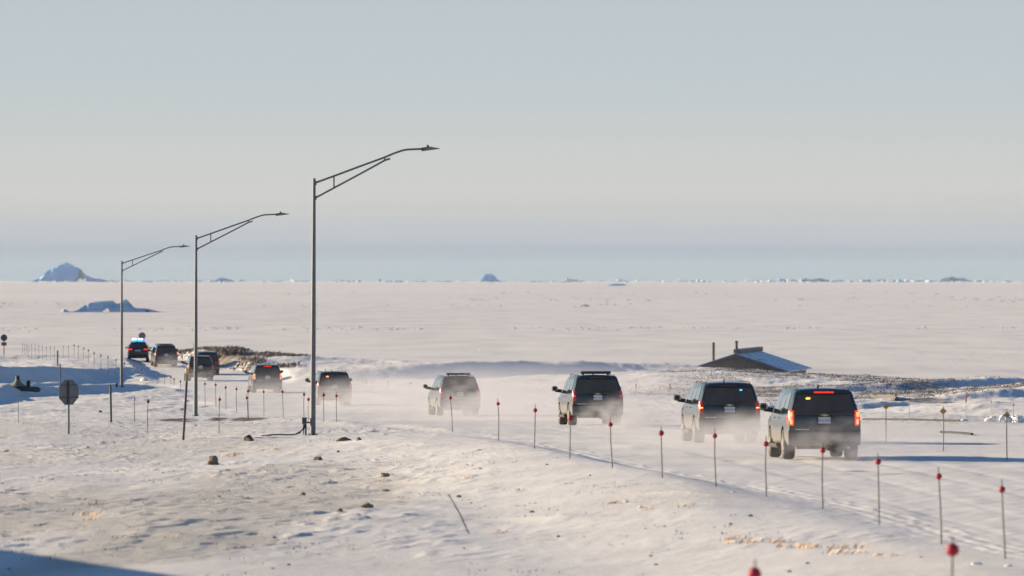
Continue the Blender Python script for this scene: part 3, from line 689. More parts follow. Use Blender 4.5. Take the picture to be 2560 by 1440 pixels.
# cable box, conduit and cables beside the nearest lamp post
lx, ly, lz = lamps[0].location
bx = empty('junction_box', (lx-.30, ly-.05, G(lx-.3, ly-.05)))
MB().box((0, 0, .52), (.17, .16, .25)).build('box', M['boxgrey'], bx)
MB().box((0, -.085, .52), (.13, .012, .20)).build('door', M['galv_dark'], bx)
b = MB(); b.tube([(.05, 0, -.05), (.05, 0, .4)], .03, 8); b.tube([(-.03, 0, .02), (-.03, 0, .4)], .02, 8); b.box((.14, 0, .46), (.14, .04, .05)); b.build('conduit', M['galv_dark'], bx)
tag(bx, 'small grey electrical box on a stub post at the foot of the tallest lamp', 'electrical box')
cb = MB()
for k in range(3):
    pts = [(lx-.33+.03*k, ly-.06, G(lx-.33, ly)+.42), (lx-.34+.02*k, ly-.09, G(lx-.34, ly-.09)+.25), (lx-.46, ly-.2+.05*k, G(lx-.46, ly-.2)+.09+.02*k)]
    for t in np.linspace(0, 1, 9):
        xx = lx-.62-.95*t-.1*k*t; yy = ly-.35-.9*t+.35*k*math.sin(t*4)*.5+.12*math.sin(9*t+k)
        pts.append((xx, yy, G(xx, yy)+.035))
    cb.tube(pts, .020, 6)
tag(cb.build('cable', M['cable'], None), 'loose black cables trailing from the lamp box over the snow', 'cables')
# ------------------------------------------------------------------ snow poles
def place_pole(name, bu, bv, u, v, ballm, polem, label, group, rball=.064, tip=.17, rp=.014, cat='snow pole', kind='ball', loc=None):
    x, d, z = rays(bu, bv) if loc is None else loc[:3]
    s = F/d
    L = max(.5, (bv-v)/s) if loc is None else loc[3]
    lean = (bu-u)/s if loc is None else 0
    root = empty(name, (x, d, z)); tag(root, label, cat, group)
    bnd = random.uniform(-.018, .018)*L; rball *= random.uniform(.9, 1.1)
    MB().tube([(0, 0, -.25), (-lean*.25+bnd*.7, 0, L*.28), (-lean*.6+bnd, 0, L*.6), (-lean, 0, L), (-lean*(1+tip/L)-bnd*.3, 0, L+tip)], [rp, rp, rp, rp*.9, rp*.7], 6).build('stake', polem, root)
    rv = Vector((-lean, 0, L))
    if kind == 'ball':
        b = MB().ball(rv, rball, 10, (1, 1, 1)); 
    elif kind == 'flag':
        b = MB().box(rv, (.07, .07, .30))
    else:
        b = MB().box(rv, (rball*1.4, .03, rball*1.4), Matrix.Rotation(R(45), 3, 'Y'))
    b.build('reflector', ballm, root)
    return root
G1 = 'red reflector poles along the near edge of the road'
WH = ['at the right end of the near roadside row', 'second from the right end of the near roadside row', 'just right of the nearest SUV', 'in front of the nearest SUV bumper, right of its plate',
      'in front of the nearest SUV left rear wheel', 'in front of the SUV with the blue strobe', 'left of the blue-strobe SUV', 'in the gap right of the clear roof-bar SUV',
      'in front of the left wheels of the roof-bar SUV', 'just left of the clear roof-bar SUV mirror', 'alone on open snow right of the dust-hidden SUV', 'before the dust-hidden SUV',
      'right one of two beside the tallest lamp post', 'close right of the tallest lamp post', 'close left of the tallest lamp post above the cable box', 'right of the braking SUV, before the tallest lamp post', 'in front of the braking SUV tailgate']
for (u, v, bu, bv), w in zip(NEAR, WH):
    place_pole('snow_pole', bu, bv, u, v, M['redball'], M['pole'], 'thin pole with red ball '+w, G1)
WF = ['in line with the braking SUV left mirror', 'left of the braking SUV, third right of the second lamp', 'second right of the second lamp post', 'first right of the second lamp post',
      'behind the leaning marker post', 'just left of the leaning marker post', 'third left of the leaning marker post', 'fourth left of the leaning marker post', 'below the rear SUV of the leading pair',
      'by the snow lumps right of the farthest lamp', 'between snow lumps and farthest lamp post', 'close right of the farthest lamp post', 'close left of the farthest lamp post']
for k, (u, v, bu, bv) in enumerate(FARR):
    w = WF[k] if k < len(WF) else ['second', 'third', 'fourth', 'fifth', 'sixth', 'seventh', 'eighth'][k-13]+' to the left of the farthest lamp post'
    place_pole('snow_pole', bu, bv, u, v, M['dullred'] if k > 3 else M['redball'], M['pole'], 'small distant reflector pole '+w, 'distant reflector poles curving left with the road', rball=.07, rp=.017)
place_pole('snow_pole', 620, 1051, 617, 995, M['redball'], M['wood'], 'leaning red-ball pole on the brown bare patch', G1)
place_pole('snow_pole', 621, 1048, 620, 978, M['dullred'], M['wood'], 'dull red-ball pole standing close behind the leaning one', G1)
place_pole('snow_pole', 771, 1062, 771, 999, M['redball'], M['palepole'], 'pale stick with red ball touching the tallest lamp post', G1)
place_pole('snow_pole', 548, 1083, 549, 999, M['redball'], M['pole'], 'red-ball pole alone in front of the brown bare patch', G1)
place_pole('snow_pole', 370, 1083, 370, 1004, M['dullred'], M['wood'], 'dull red-ball pole left of the leaning marker post, nearer of two', G1)
place_pole('snow_pole', 337, 1055, 336, 999, M['pinkstake'], M['wood'], 'thin red-tipped stick left of the dull red-ball pole', G1, rball=.05)
place_pole('snow_pole', 0, 0, 0, 0, M['redball'], M['pole'], 'out-of-focus red-ball pole at the lower right corner', 'blurred poles close to the camera', loc=(5.42, 70, G(5.42, 70), -3.35-G(5.42, 70)), rball=.08)
place_pole('snow_pole', 0, 0, 0, 0, M['redball'], M['pole'], 'out-of-focus red-ball pole cut by the bottom edge', 'blurred poles close to the camera', loc=(2.75, 64.5, G(2.75, 64.5), -3.36-G(2.75, 64.5)), rball=.08)
G2 = 'orange reflector poles along the far edge of the road'
for (u, v, bu, bv, w) in ((2215, 1016, 2215, 1110, 'nearest the last SUV'), (2358, 1028, 2358, 1128, 'middle of three'), (2517, 1038, 2518, 1150, 'rightmost, before the snow chunks')):
    place_pole('snow_pole', bu, bv, u, v, M['orangeball'], M['pole'], 'pole with orange diamond plate right of the SUVs, '+w, G2, kind='plate', rball=.10)
for (u, v, bu, bv, w, m) in ((2415, 996, 2415, 1053, 'pale orange-flagged stake between the orange diamonds', 'pinkstake'), (2478, 1006, 2478, 1030, 'faint orange-topped stake left of the rightmost diamond pole', 'orangeball'),
                             (2534, 1012, 2534, 1060, 'faint thin stake over the snow chunks', 'orangeball'), (2273, 998, 2273, 1048, 'bare thin stake right of the fallen plank', 'wood'),
                             (1590, 966, 1590, 993, 'faint orange stake right of the clear roof-bar SUV', 'pinkstake'), (1675, 966, 1675, 1010, 'orange-topped stake left of the blue-strobe SUV', 'pinkstake')):
    place_pole('marker_stake', bu, bv, u, v, M[m], M['palepole'], w, 'thin stakes on the far side of the road', rball=.05, rp=.012, kind='flag' if m == 'pinkstake' else 'plate', cat='stake')
place_pole('marker_stake', 46, 1057, 46, 992, M['pole'], M['pole'], 'bare thin stick left of the octagonal sign', None, rball=.02, rp=.012, cat='stake')
for (u, v, bv) in ((906, 955, 972), (916, 957, 973), (931, 956, 975), (970, 955, 978), (1026, 958, 986)):
    place_pole('marker_stake', u, bv, u, v, M['dullred'], M['palepole'], 'tiny hazy stake behind the dust between two SUVs', 'tiny hazy stakes behind the dust', rball=.06, rp=.014, cat='stake')
for (u, v, bv) in ((254, 846, 868), (262, 850, 870), (269, 853, 872), (276, 848, 872), (284, 852, 874), (291, 856, 876), (446, 864, 874), (454, 865, 874), (464, 866, 874), (474, 866, 874), (484, 868, 875),
                   (45, 843, 872), (50, 846, 876), (57, 861, 888), (62, 864, 890), (67, 863, 892), (72, 866, 893), (79, 864, 894), (88, 862, 895), (97, 865, 897), (106, 867, 898), (116, 869, 899), (126, 869, 897), (136, 870, 898), (158, 866, 895), (171, 867, 897)):
    place_pole('marker_stake', u, bv, u, v, M['wood'], M['wood'], 'tiny far reflector stake on the brow before the sea ice', 'tiny far stakes on the brow', rball=.045, rp=.015, cat='stake')
# ------------------------------------------------------------------ signs and posts
def post(u, v, bu, bv, w, m, label, name='wooden_post', cat='post', group=None):
    x, d, z = rays(bu, bv); s = F/d; L = (bv-v)/s; r = w/s/2
    mb = MB().tube([(0, 0, -.2), ((u-bu)/s*.5, 0, L*.5), ((u-bu)/s, 0, L), ((u-bu)/s, 0, L+.02)], [r, r, r, r*.6], 10)
    o = mb.build(name, m); o.location = (x, d, z); tag(o, label, cat, group); return o, x, d, z, s, L
post(276, 965, 278, 1055, 5.5, M['galv_dark'], 'bare grey post right of the octagonal sign')
post(150, 911, 151, 1000, 4, M['wood'], 'grey-brown post sticking up behind the octagonal sign')
post(144, 877, 144, 916, 4, M['wood'], 'short brown post on the snow above the shaded drifts')
# octagonal sign seen from behind
x, d, z = rays(172, 1085); s = F/d
sg = empty('octagonal_sign', (x, d, z)); L = (1085-981)/s
hx, hz = 23/s, 34/s; yawed = math.acos(min(1, hx/hz))
face = empty('x', (0, 0, 0)); bpy.data.objects.remove(face)
pts = [(math.cos(R(22.5+45*k))*hz*1.07, math.sin(R(22.5+45*k))*hz*1.0) for k in range(8)]
rot = Matrix.Rotation(yawed, 3, 'Z')
mb = MB(); vs = [rot @ Vector((p[0], 0, p[1]))+Vector((0, 0, L)) for p in pts]+[rot @ Vector((p[0], .006, p[1]))+Vector((0, 0, L)) for p in pts]
mb.add(vs, [tuple(range(8)), tuple(range(15, 7, -1))]+[(k, (k+1) % 8, 8+(k+1) % 8, 8+k) for k in range(8)])
mb.build('sign_plate', M['galv'], sg, smooth=False)
MB().tube([(0, -.04, -.2), (0, -.04, L+hz*.78)], 2.3/s, 10).build('post', M['galv_dark'], sg)
for zz in (L-.19*1.0, L+.26): MB().box(rot @ Vector((0, -.015, 0))+Vector((0, 0, zz)), (hz*1.9, .02, .03), rot).build('bracket', M['galv_dark'], sg)
tag(sg, 'grey back of a turned octagonal road sign on a steel post', 'road sign')
# leaning delineator post with amber ball and cream panels
x, d, z = rays(458, 1100); s = F/d
dp = empty('marker_post', (x, d, z)); q = lambda u, v: Vector(((u-458)/s, 0, (1100-v)/s))
MB().tube([q(457.5, 1115), q(458, 1100), q(467, 945), q(468, 936)], 3.1/s, 8).build('post', M['galv_dark'], dp)
MB().box(q(463.5, 943.5)+Vector((-.0, -.045, 0)), (7/s, .03, 19/s)).build('reflector_panel', M['cream'], dp)
MB().box(q(472.5, 943)+Vector((.0, -.045, 0)), (6.5/s, .03, 19/s)).build('reflector_panel', M['cream'], dp)
MB().ball(q(467.5, 926), 5/s, 12).build('amber_beacon', M['yellow'], dp)
MB().tube([q(467.5, 936), q(467.5, 928)], 1.5/s, 6).build('beacon_stem', M['galv_dark'], dp)
tag(dp, 'leaning grey marker post with cream reflector panels and an amber ball on top', 'marker post')
# round sign back at the left edge
x, d, z = rays(10, 888); s = F/d; q = lambda u, v: Vector(((u-10)/s, 0, (888-v)/s))
rs = empty('round_sign', (x, d, z))
MB().tube([q(10, 895), q(10, 836)], 1.1/s, 8).build('post', M['galv_dark'], rs)
MB().lathe(q(10, 844.5)-Vector((0, .05, 0)), [(8.4/s, 0), (8.4/s, .01)], 'y', 24).build('round_plate', M['galv_dark'], rs)
MB().box(q(10, 860)-Vector((0, .05, 0)), (13/s, .02, 8.5/s)).build('lower_plate', M['wood'], rs)
tag(rs, 'round grey sign back with a small rectangular plate below, at the left edge', 'road sign')
# round red-rimmed sign behind the police car
d = 522; s = F/d; x = (355.5-1280)/s; z = G(x, d); zc = -(839.5-HZ)/s-z
rs = empty('round_sign', (x, d, z))
MB().tube([(0, 0, -.2), (0, 0, zc)], .03, 8).build('post', M['galv_dark'], rs)
MB().lathe((0, -.05, zc), [(8.8/s, 0), (8.8/s, .012)], 'y', 24).build('round_plate', M['red_rim'], rs)
MB().lathe((0, -.062, zc), [(6.0/s, 0), (6.0/s, .008)], 'y', 24).build('sign_face', M['sign_blue'], rs)
mb = MB().box((0, -.072, zc), (11.5/s, .008, 1.8/s), Matrix.Rotation(R(45), 3, 'Y')); mb.build('sign_bar', M['red_rim'], rs)
tag(rs, 'round red-rimmed blue sign rising behind the police car', 'road sign')
# half-buried tank with two black stubs
x, d, z = rays(55, 978); s = F/d; q = lambda u, v, y=0: Vector(((u-55)/s, y, (978-v)/s))
tk = empty('buried_tank', (x, d, z))
MB().tube([q(-40, 968), q(30, 970), q(92, 974), q(99, 975), q(101.5, 976)], [5/s, 6.5/s, 6.5/s, 5/s, 2/s], 14).build('tank_body', M['tank'], tk)
MB().lathe(q(44, 966), [(22/s, 0), (16/s, 5/s), (9/s, 11/s), (5.5/s, 17/s)], 'z', 16).build('access_cone', M['olive'], tk)
MB().lathe(q(44, 950), [(5.2/s, 0), (5.2/s, 10/s), (4/s, 11/s)], 'z', 14).build('black_cap', M['plastic'], tk)
MB().lathe(q(71, 966), [(5.2/s, 0), (5.2/s, 14/s), (4.4/s, 15/s)], 'z', 14).build('black_cap', M['plastic'], tk)
tag(tk, 'half-buried dark green tank with an olive cone and two black caps', 'tank')
# small dark pedestal by the farthest lamp
x, d, z = rays(292, 968); s = F/d
o = MB().box((0, 0, 4/s), (4.5/s, .2, 9/s)).box((0, 0, 9/s), (5.2/s, .24, 1/s)).build('cable_pedestal', M['plastic']); o.location = (x, d, z); tag(o, 'small dark pedestal box beside the farthest street lamp', 'pedestal box')
# leaning stick in the foreground snow
xa, da, za = rays(1178, 1335); s = F/da
o = MB().tube([(0, 0, -.1), ((1150-1178)/s, .1, 48/s), ((1121-1178)/s, .2, 98/s)], [1.8/s, 1.7/s, 1.3/s], 7).build('leaning_stick', M['galv_dark']); o.location = (xa, da, za); tag(o, 'bare grey stick leaning out of the snow in the foreground', 'stick')
# plank and thin pipes on the right
def lying(name, p0, p1, r, m, label, cat, sag=0):
    a = rays(*p0); b = rays(*p1); mb = MB(); pts = []
    for t in np.linspace(0, 1, 14):
        xx = a[0]+(b[0]-a[0])*t; yy = a[1]+(b[1]-a[1])*t+sag*math.sin(t*math.pi)
        pts.append((xx, yy, G(xx, yy)+r*.7))
    o = mb.tube(pts, r, 7).build(name, m); tag(o, label, cat); return o
lying('plank', (2180, 992), (2242, 1003), .14, M['wood'], 'grey plank lying half in snow right of the SUVs', 'plank')
lying('hose', (2352, 1083), (2430, 1088), .05, M['cable'], 'dark bent hose lying on the snow by the middle orange diamond pole', 'hose', 1.2)
lying('pipe', (2158, 1050), (2400, 1054), .045, M['wood'], 'long thin brown pipe lying level behind the orange diamond poles', 'pipe')
# ------------------------------------------------------------------ rocks, snow chunks, tufts
def lump(name, m, u, v, w, h, label, cat, group=None, seed=0, sharp=1.0):
    x, d, z = rays(u, v); s = F/d; W = w/s/2; Hh = h/s
    bm = bmesh.new(); bmesh.ops.create_icosphere(bm, subdivisions=3, radius=1)
    rg = random.Random(seed); dirs = [Vector((rg.gauss(0, 1), rg.gauss(0, 1), rg.gauss(0, 1))).normalized() for _ in range(9)]; offs = [rg.uniform(.55, .9) for _ in dirs]
    for vt in bm.verts:
        p = vt.co.copy()
        for dd, of in zip(dirs, offs):
            e = p.dot(dd)
            if e > of: p -= dd*(e-of)*sharp
        q_ = p.normalized(); p = p*(1+.22*float(vn(q_.x*2.3+seed, q_.y*2.3+q_.z*3.1, seed)))+q_*rg.uniform(-.025, .025)
        vt.co = Vector((p.x*W, p.y*W*.9, p.z*Hh*(.95 if cat == 'rock' else .75)+(0 if cat == 'rock' else .12*Hh*float(vn(q_.x*5, q_.y*5+q_.z*4, seed+9)))))
    me = bpy.data.meshes.new(name); bm.to_mesh(me); bm.free(); me.materials.append(m)
    if False: me.polygons.foreach_set('use_smooth', [True]*len(me.polygons))
    o = bpy.data.objects.new(name, me); COL.objects.link(o); o.location = (x, d+W*.3, z+Hh*.05)
    tag(o, label, cat, group); return o
RK = [(532, 1162, 36, 23, 'rock', 'largest angular brown rock, lower left of the tallest lamp'), (622, 1103, 26, 15, 'rockdark', 'dark rock at the end of the loose lamp cables'),
      (795, 1151, 26, 12, 'rockdark', 'small dark rock below the tallest lamp base'), (862, 1102, 42, 11, 'rock', 'long low rock right of the tallest lamp base'), (897, 1101, 16, 7, 'rockdark', 'little dark rock right of the long low rock'),
      (962, 1193, 24, 16, 'rock', 'pale brown rock on the slope with a blue shadow'), (917, 1270, 36, 13, 'rock', 'low brown rock in the lower middle snow'), (965, 1229, 20, 7, 'rock', 'small brown rock between two bigger rocks on the slope'),
      (757, 1238, 14, 8, 'rock', 'small brown stone left of the low brown rock'), (1148, 1244, 14, 6, 'rockdark', 'tiny dark stone beside the leaning stick'), (849, 1279, 18, 8, 'rock', 'pale stone left of the low brown rock'),
      (250, 1031, 10, 6, 'rockdark', 'tiny dark stone right of the octagonal sign'), (1480-5, 1180+10, 6, 3, 'rockdark', 'tiny dark stone on the verge below the roof-bar SUV'), (1875, 1292, 14, 5, 'rockdark', 'flat dark stone in the lower right snow'),
      (1330, 1282, 16, 6, 'rockdark', 'dark flat stone at the end of a drift'), (845, 1130, 8, 5, 'rockdark', 'tiny stone just below the long low rock')]
for k, (u, v, w, h, m, lb) in enumerate(RK): lump('rock', M[m], u, v, w, h, lb, 'rock', 'rocks poking through the snow', seed=k+3)
CH = [(1566, 1256, 16, 10, 'upper white snow chunk in the lower right foreground'), (1600, 1270, 12, 8, 'small snow chunk right below the upper white chunk'), (1833, 1232, 14, 6, 'flat snow chunk near the pole before the rear wheel'),
      (2480, 1054, 34, 22, 'leftmost large snow chunk at the right edge'), (2515, 1055, 34, 26, 'middle large snow chunk behind the rightmost diamond pole'), (2544, 1056, 34, 25, 'large snow chunk touching the right edge'),
      (2412, 1053, 22, 8, 'low snow chunk left of the big three'), (2385, 1053, 16, 6, 'small low snow chunk at the pipe end'), (1690, 1262, 8, 5, 'tiny snow chunk right of the straw tuft'),
      (345, 941, 26, 6, 'long snow lump right of the farthest lamp post'), (362, 952, 26, 9, 'dark-sided snow lump on the road edge'), (465, 1003, 14, 6, 'snow chunk beside the second lamp post'), (2445, 1412, 30, 10, 'snow chunk in the lower right corner'), (2520, 1416, 22, 9, 'rightmost snow chunk in the lower right corner')]
for k, (u, v, w, h, lb) in enumerate(CH): lump('snow_chunk', M['chunk'], u, v, w, h, lb, 'snow chunk', 'loose chunks of hard snow', seed=50+k)
def tufts(name, m, pts, label, cat='grass', hgt=(.08, .2), n=9, spread=.12, lean=(.5, -.1), wid=.008):
    mb = MB(); rg = random.Random(5)
    for (x, y, k) in pts:
        for i in range(n):
            bx_, by_ = x+rg.gauss(0, spread*k), y+rg.gauss(0, spread*k*1.6); z = G0(bx_, by_)
            h = rg.uniform(*hgt)*k; lx_, ly_ = rg.gauss(lean[0], .35)*h, rg.gauss(lean[1], .35)*h; w = wid*rg.uniform(.6, 1.6)*k
            a = rg.uniform(0, math.pi); ca, sa = math.cos(a)*w, math.sin(a)*w
            mb.add([(bx_-ca, by_-sa, z-.02), (bx_+ca, by_+sa, z-.02), (bx_+lx_*.5+ca*.8, by_+ly_*.5+sa*.8, z+h*.6), (bx_+lx_*.5-ca*.8, by_+ly_*.5-sa*.8, z+h*.6), (bx_+lx_*1.2, by_+ly_*1.2, z+h)],
                   [(0, 1, 2, 3), (3, 2, 4)])
    me = bpy.data.meshes.new(name); me.from_pydata(mb.v, [], mb.f); me.materials.append(m)
    o = bpy.data.objects.new(name, me); COL.objects.link(o); tag(o, label, cat, kind='stuff'); return o
_gx = {}
def G0(x, y): return float(H(x, y))
# faster height lookup from a regular table
_tx = np.arange(-60, 60.01, .25); _ty = np.arange(62, 560, 1.0); _TX, _TY = np.meshgrid(_tx, _ty); _TZ = H(_TX, _TY)
def G0(x, y):
    i = (x+60)/.25; j = (y-62); i0 = int(min(max(i, 0), len(_tx)-2)); j0 = int(min(max(j, 0), len(_ty)-2)); fx = min(max(i-i0, 0), 1); fy = min(max(j-j0, 0), 1)
    return (_TZ[j0, i0]*(1-fx)+_TZ[j0, i0+1]*fx)*(1-fy)+(_TZ[j0+1, i0]*(1-fx)+_TZ[j0+1, i0+1]*fx)*fy
TF = [(1530, 1260, 1.0), (1610, 1275, .9), (1710, 1266, 1.0), (1818, 1350, 1.3), (1835, 1358, 1.0), (1885, 1357, 1.2), (1862, 1360, .8), (1950, 1356, 1.3), (1960, 1370, 1.2), (2010, 1372, 1.4), (2030, 1368, .8), (2095, 1384, 1.5), (2120, 1372, 1.4), (2085, 1370, .8),
      (2150, 1384, .8), (2230, 1392, .8), (2190, 1390, .8), (1240, 1332, .9), (945, 1206, .7), (1165, 1198, .8), (215, 1288, 1.5), (225, 1262, 1.0), (205, 1250, .8), (575, 1140, 1.5), (590, 1136, 1.0), (555, 1130, .8), (685, 1125, 1.2), (650, 1128, .9), (735, 1133, 1.0),
      (160, 1115, 1.0), (200, 1130, .9), (430, 1345, .9), (230, 1300, 1.0), (440, 1200, .6), (10, 1130, 1.2), (5, 1095, 1.0), (1300, 1230, .6)]
pts = []
for (u, v, k) in TF:
    x, d, z = rays(u, v); pts.append((x, d, k))
tufts('straw_grass', M['straw'], pts, 'bent straw-coloured grass tufts poking through foreground snow', n=20, spread=.10, lean=(1.1, .2), hgt=(.03, .09), wid=.011)
# tiny dark specks of stones and stalks all over the near slope
rg = random.Random(9); pts = []
while len(pts) < 900:
    y = rg.uniform(92, 300); x = rg.uniform(-.1, .1)*y
    if x < edge(y)-2.0 and float(fbm(x*.3, y*.12, 81, 2)) > .15: pts.append((x, y, rg.uniform(.3, .9)))
tufts('frozen_stalks', M['scrubbrown'], pts, 'scattered low brown stalks on the near snow slope', n=5, spread=.12, hgt=(.02, .06), lean=(.6, 0), wid=.012)
mb = MB()
for _ in range(340):
    y = rg.uniform(95, 260); x = rg.uniform(-.095, .1)*y
    if x > edge(y)-1.0 or float(fbm(x*.3, y*.1, 83, 2)) < -.1: continue
    w = rg.choice([.012, .015, .018, .025, .035]); z = G0(x, y); k = rg.randint(5, 7); vs = []
    for lv, rr in ((-.3, 1), (.35, .9), (.8, .45)):
        for i in range(k): a = 6.283*i/k+rg.uniform(-.25, .25); vs.append((x+math.cos(a)*w*rr*1.3, y+math.sin(a)*w*rr, z+lv*w))
    mb.add(vs, [(l*k+i, l*k+(i+1) % k, (l+1)*k+(i+1) % k, (l+1)*k+i) for l in (0, 1) for i in range(k)]+[tuple(range(2*k, 3*k))])
tag(mb.build('scattered_gravel', M['rockdark'], smooth=False), 'tiny dark stones scattered over the scoured snow slope', 'gravel', kind='stuff')
# stubble on the right bank
pts = []
while len(pts) < 13000:
    y = rg.uniform(330, 500); x = rg.uniform(8, 60); pu = 1280+x/y*F
    if pu > 2620: continue
    dens = float(fbm(x*.14, y*.05, 91, 3))+.45*math.sin(min(1, max(0, (pu-1560)/500))*math.pi/2)-.25*(y < 372)
    if rg.random() < dens*1.2: pts.append((x, y, rg.uniform(.6, 1.5)))
tufts('bank_stubble', M['scrub'], pts, 'dark grass stubble covering the snowy bank right of the convoy', n=3, spread=.35, hgt=(.02, .075), lean=(.9, 0), wid=.022)
pts = []
while len(pts) < 1200:
    y = rg.uniform(478, 532); x = rg.uniform(-31, -18.5); 
    if x < rc(y)+5.2: continue
    if float(fbm(x*.3, y*.1, 95, 2)) > -.25+(.35 if x > -21.5 else 0): pts.append((x, y, rg.uniform(.6, 1.5)))
tufts('mound_scrub', M['scrubbrown'], pts[:700], 'brown low scrub on the mound beyond the leading SUVs', n=5, spread=.3, hgt=(.05, .2), wid=.035)
tufts('mound_scrub', M['scrub'], pts[700:], 'dark frosted scrub along the crest of the mound', n=5, spread=.3, hgt=(.06, .24), wid=.035)
# ------------------------------------------------------------------ cabin behind the brow
hy = 522.0; s = F/hy
apx = (1839-1280)/s; apz = -(885.5-HZ)/s
cab = empty('cabin', (apx, hy, apz-4.2))
cab.rotation_euler = (0, 0, -math.atan2(3.1, 19))
def qz(u, v): return ((u-1839)/s, (885.5-v)/s+4.2)
e0 = qz(1700, 931); e1 = qz(1974, 930)
mb = MB(); ap = (0, 4.2)
poly = [(e0[0]+.5, 0), (e0[0]+.5, e0[1]-.1), (0, 4.08), (e1[0]-.5, e1[1]-.1), (e1[0]-.5, 0)]
Lc = 19
mb.add([(p[0], .4, p[1]) for p in poly]+[(p[0], Lc-.4, p[1]) for p in poly], [tuple(range(5)), tuple(range(9, 4, -1))]+[(k, (k+1) % 5, 5+(k+1) % 5, 5+k) for k in range(5)])
mb.build('wall', M['house'], cab, smooth=False)
for (e, m, nm) in ((e0, 'roofsnow', 'roof'), (e1, 'roofsnow', 'roof')):
    mb = MB(); a = Vector((0, 0, 4.2)); b = Vector((e[0], 0, e[1])); up = Vector((0, 0, .09))
    mb.add([a, b, b+Vector((0, Lc, 0)), a+Vector((0, Lc, 0)), a+up, b+up, b+Vector((0, Lc, 0))+up, a+Vector((0, Lc, 0))+up], [(0, 1, 2, 3), (7, 6, 5, 4), (0, 4, 5, 1), (1, 5, 6, 2), (2, 6, 7, 3), (3, 7, 4, 0)])
    mb.build(nm, M[m], cab, smooth=False)
    mb = MB(); mb.add([a+Vector((0, -.06, -.22)), b+Vector((0, -.06, -.22)), b+Vector((0, -.06, .05)), a+Vector((0, -.06, .05)), a+Vector((0, -.003, -.22)), b+Vector((0, -.003, -.22)), b+Vector((0, -.003, .05)), a+Vector((0, -.003, .05))],
                      [(0, 1, 2, 3), (7, 6, 5, 4), (0, 4, 5, 1), (1, 5, 6, 2), (2, 6, 7, 3), (3, 7, 4, 0)]); mb.build('barge_board', M['ridge'], cab, smooth=False)
# raised ridge vent of overlapping slats
mb = MB()
for k in range(26):
    t = k/25; zb = 4.30+.0*t
    mb.box((.05, .3+t*(Lc-.6), zb+.16), (.50, .42, .34+.05*(k % 2)), Matrix.Rotation(R(8), 3, 'X'))
mb.build('ridge_vent', M['ridge'], cab, smooth=False)
c1 = qz(1840, 853)
ch = MB().tube([(0, .6, 4.0), (0, .6, c1[1]-.06)], .13, 10).build('chimney_pipe', M['pipe'], cab); MB().lathe((0, .6, c1[1]-.1), [(.16, 0), (.20, .05), (.05, .14)], 'z', 10).build('rain_cap', M['pipe'], ch)
c2 = qz(1780.5, 856)
ch = MB().tube([(c2[0], .7, 2.2), (c2[0], .7, c2[1]-.06)], .14, 10).build('chimney_pipe', M['pipe'], cab); MB().lathe((c2[0], .7, c2[1]-.1), [(.13, 0), (.17, .04), (.05, .1)], 'z', 10).build('rain_cap', M['pipe'], ch)
tag(cab, 'brown cabin sunk behind the snowy brow, its snow-covered roof and two flue pipes showing', 'cabin')
# long shed out of frame on the left whose shadow crosses the lower left corner
A = Vector((-24.3, 115.6)); B = Vector((-14.9, 92.3)); t = (B-A).normalized(); nrm = Vector((t.y, -t.x))
if nrm.x > 0: nrm = -nrm
mid = (A+B)/2+nrm*4; ln = (B-A).length
sh = empty('storage_shed', (mid.x, mid.y, G(mid.x, mid.y)-.3), math.atan2(t.y, t.x))
MB().box((0, 0, 1.75), (ln, 8, 3.5)).build('wall', M['shed'], sh, smooth=False)
MB().add([(-ln/2-.2, -4.2, 3.51), (ln/2+.2, -4.2, 3.51), (ln/2+.2, 4.2, 3.51), (-ln/2-.2, 4.2, 3.51), (-ln/2-.2, 0, 4.1), (ln/2+.2, 0, 4.1)], [(0, 1, 5, 4), (2, 3, 4, 5), (0, 4, 3), (1, 2, 5), (0, 3, 2, 1)]).build('roof', M['roofsnow'], sh, smooth=False)
tag(sh, 'low grey storage shed outside the left edge casting the corner shadow', 'shed')
# ------------------------------------------------------------------ icebergs and distant ice
def berg(prof, d, vb, depth, label, name='iceberg', seed=1, group=None, mat_='berg', base_z=-20):
    """prof: photo outline (u, v) from left to right; built as a height field of real size at distance d"""
    s = F/d; us = [p[0] for p in prof]; hs = [(vb-p[1])/s for p in prof]
    u0, u1 = us[0], us[-1]; cx = ((u0+u1)/2-1280)/s; W = (u1-u0)/s
    nx, ny = 90, 34; mb = MB()
    X, Y = np.meshgrid(np.linspace(0, 1, nx), np.linspace(-1, 1, ny))
    top = np.interp(u0+X*(u1-u0), us, hs); mx = max(hs)
    n = fbm(X*9+seed, Y*4+seed, seed, 4); fr = fbm(X*22, Y*9, seed+5, 3)
    fall = np.clip((1-np.abs(Y+.10*n))*7, 0, 1)**.8*(1-.25*np.clip(Y+.6, 0, 1))
    Z = top*fall*(1+.0*n)+.05*mx*n*fall*(1-fall)*2+.02*mx*fr*fall*(np.abs(Y) > .05)
    Z = np.minimum(Z, top*1.0+.01*mx); Z = np.where(fall <= 0, -.3, Z)-.1
    for j in range(ny):
        for i in range(nx): mb.v.append(((X[j, i]-.5)*W, Y[j, i]*depth/2, Z[j, i]))
    for j in range(ny-1):
        for i in range(nx-1): mb.f.append((j*nx+i, j*nx+i+1, (j+1)*nx+i+1, (j+1)*nx+i))
    o = mb.build(name, M[mat_], ang=28); o.location = (cx, d, base_z); tag(o, label, 'iceberg', group); return o
D1 = 27000; V1 = HZ+20*F/D1
berg([(72, V1), (90, 700), (97, 697), (103, 695), (114, 684), (122, 676), (130, 671), (144, 669), (150, 663), (160, 660), (166, 656.5), (172, 656.5), (180, 661), (190, 667), (204, 672), (211, 682), (216, 688), (228, 692), (240, 697), (256, 698), (276, V1)], D1, V1, 160, 'tall peaked blue iceberg on the left horizon', seed=3)
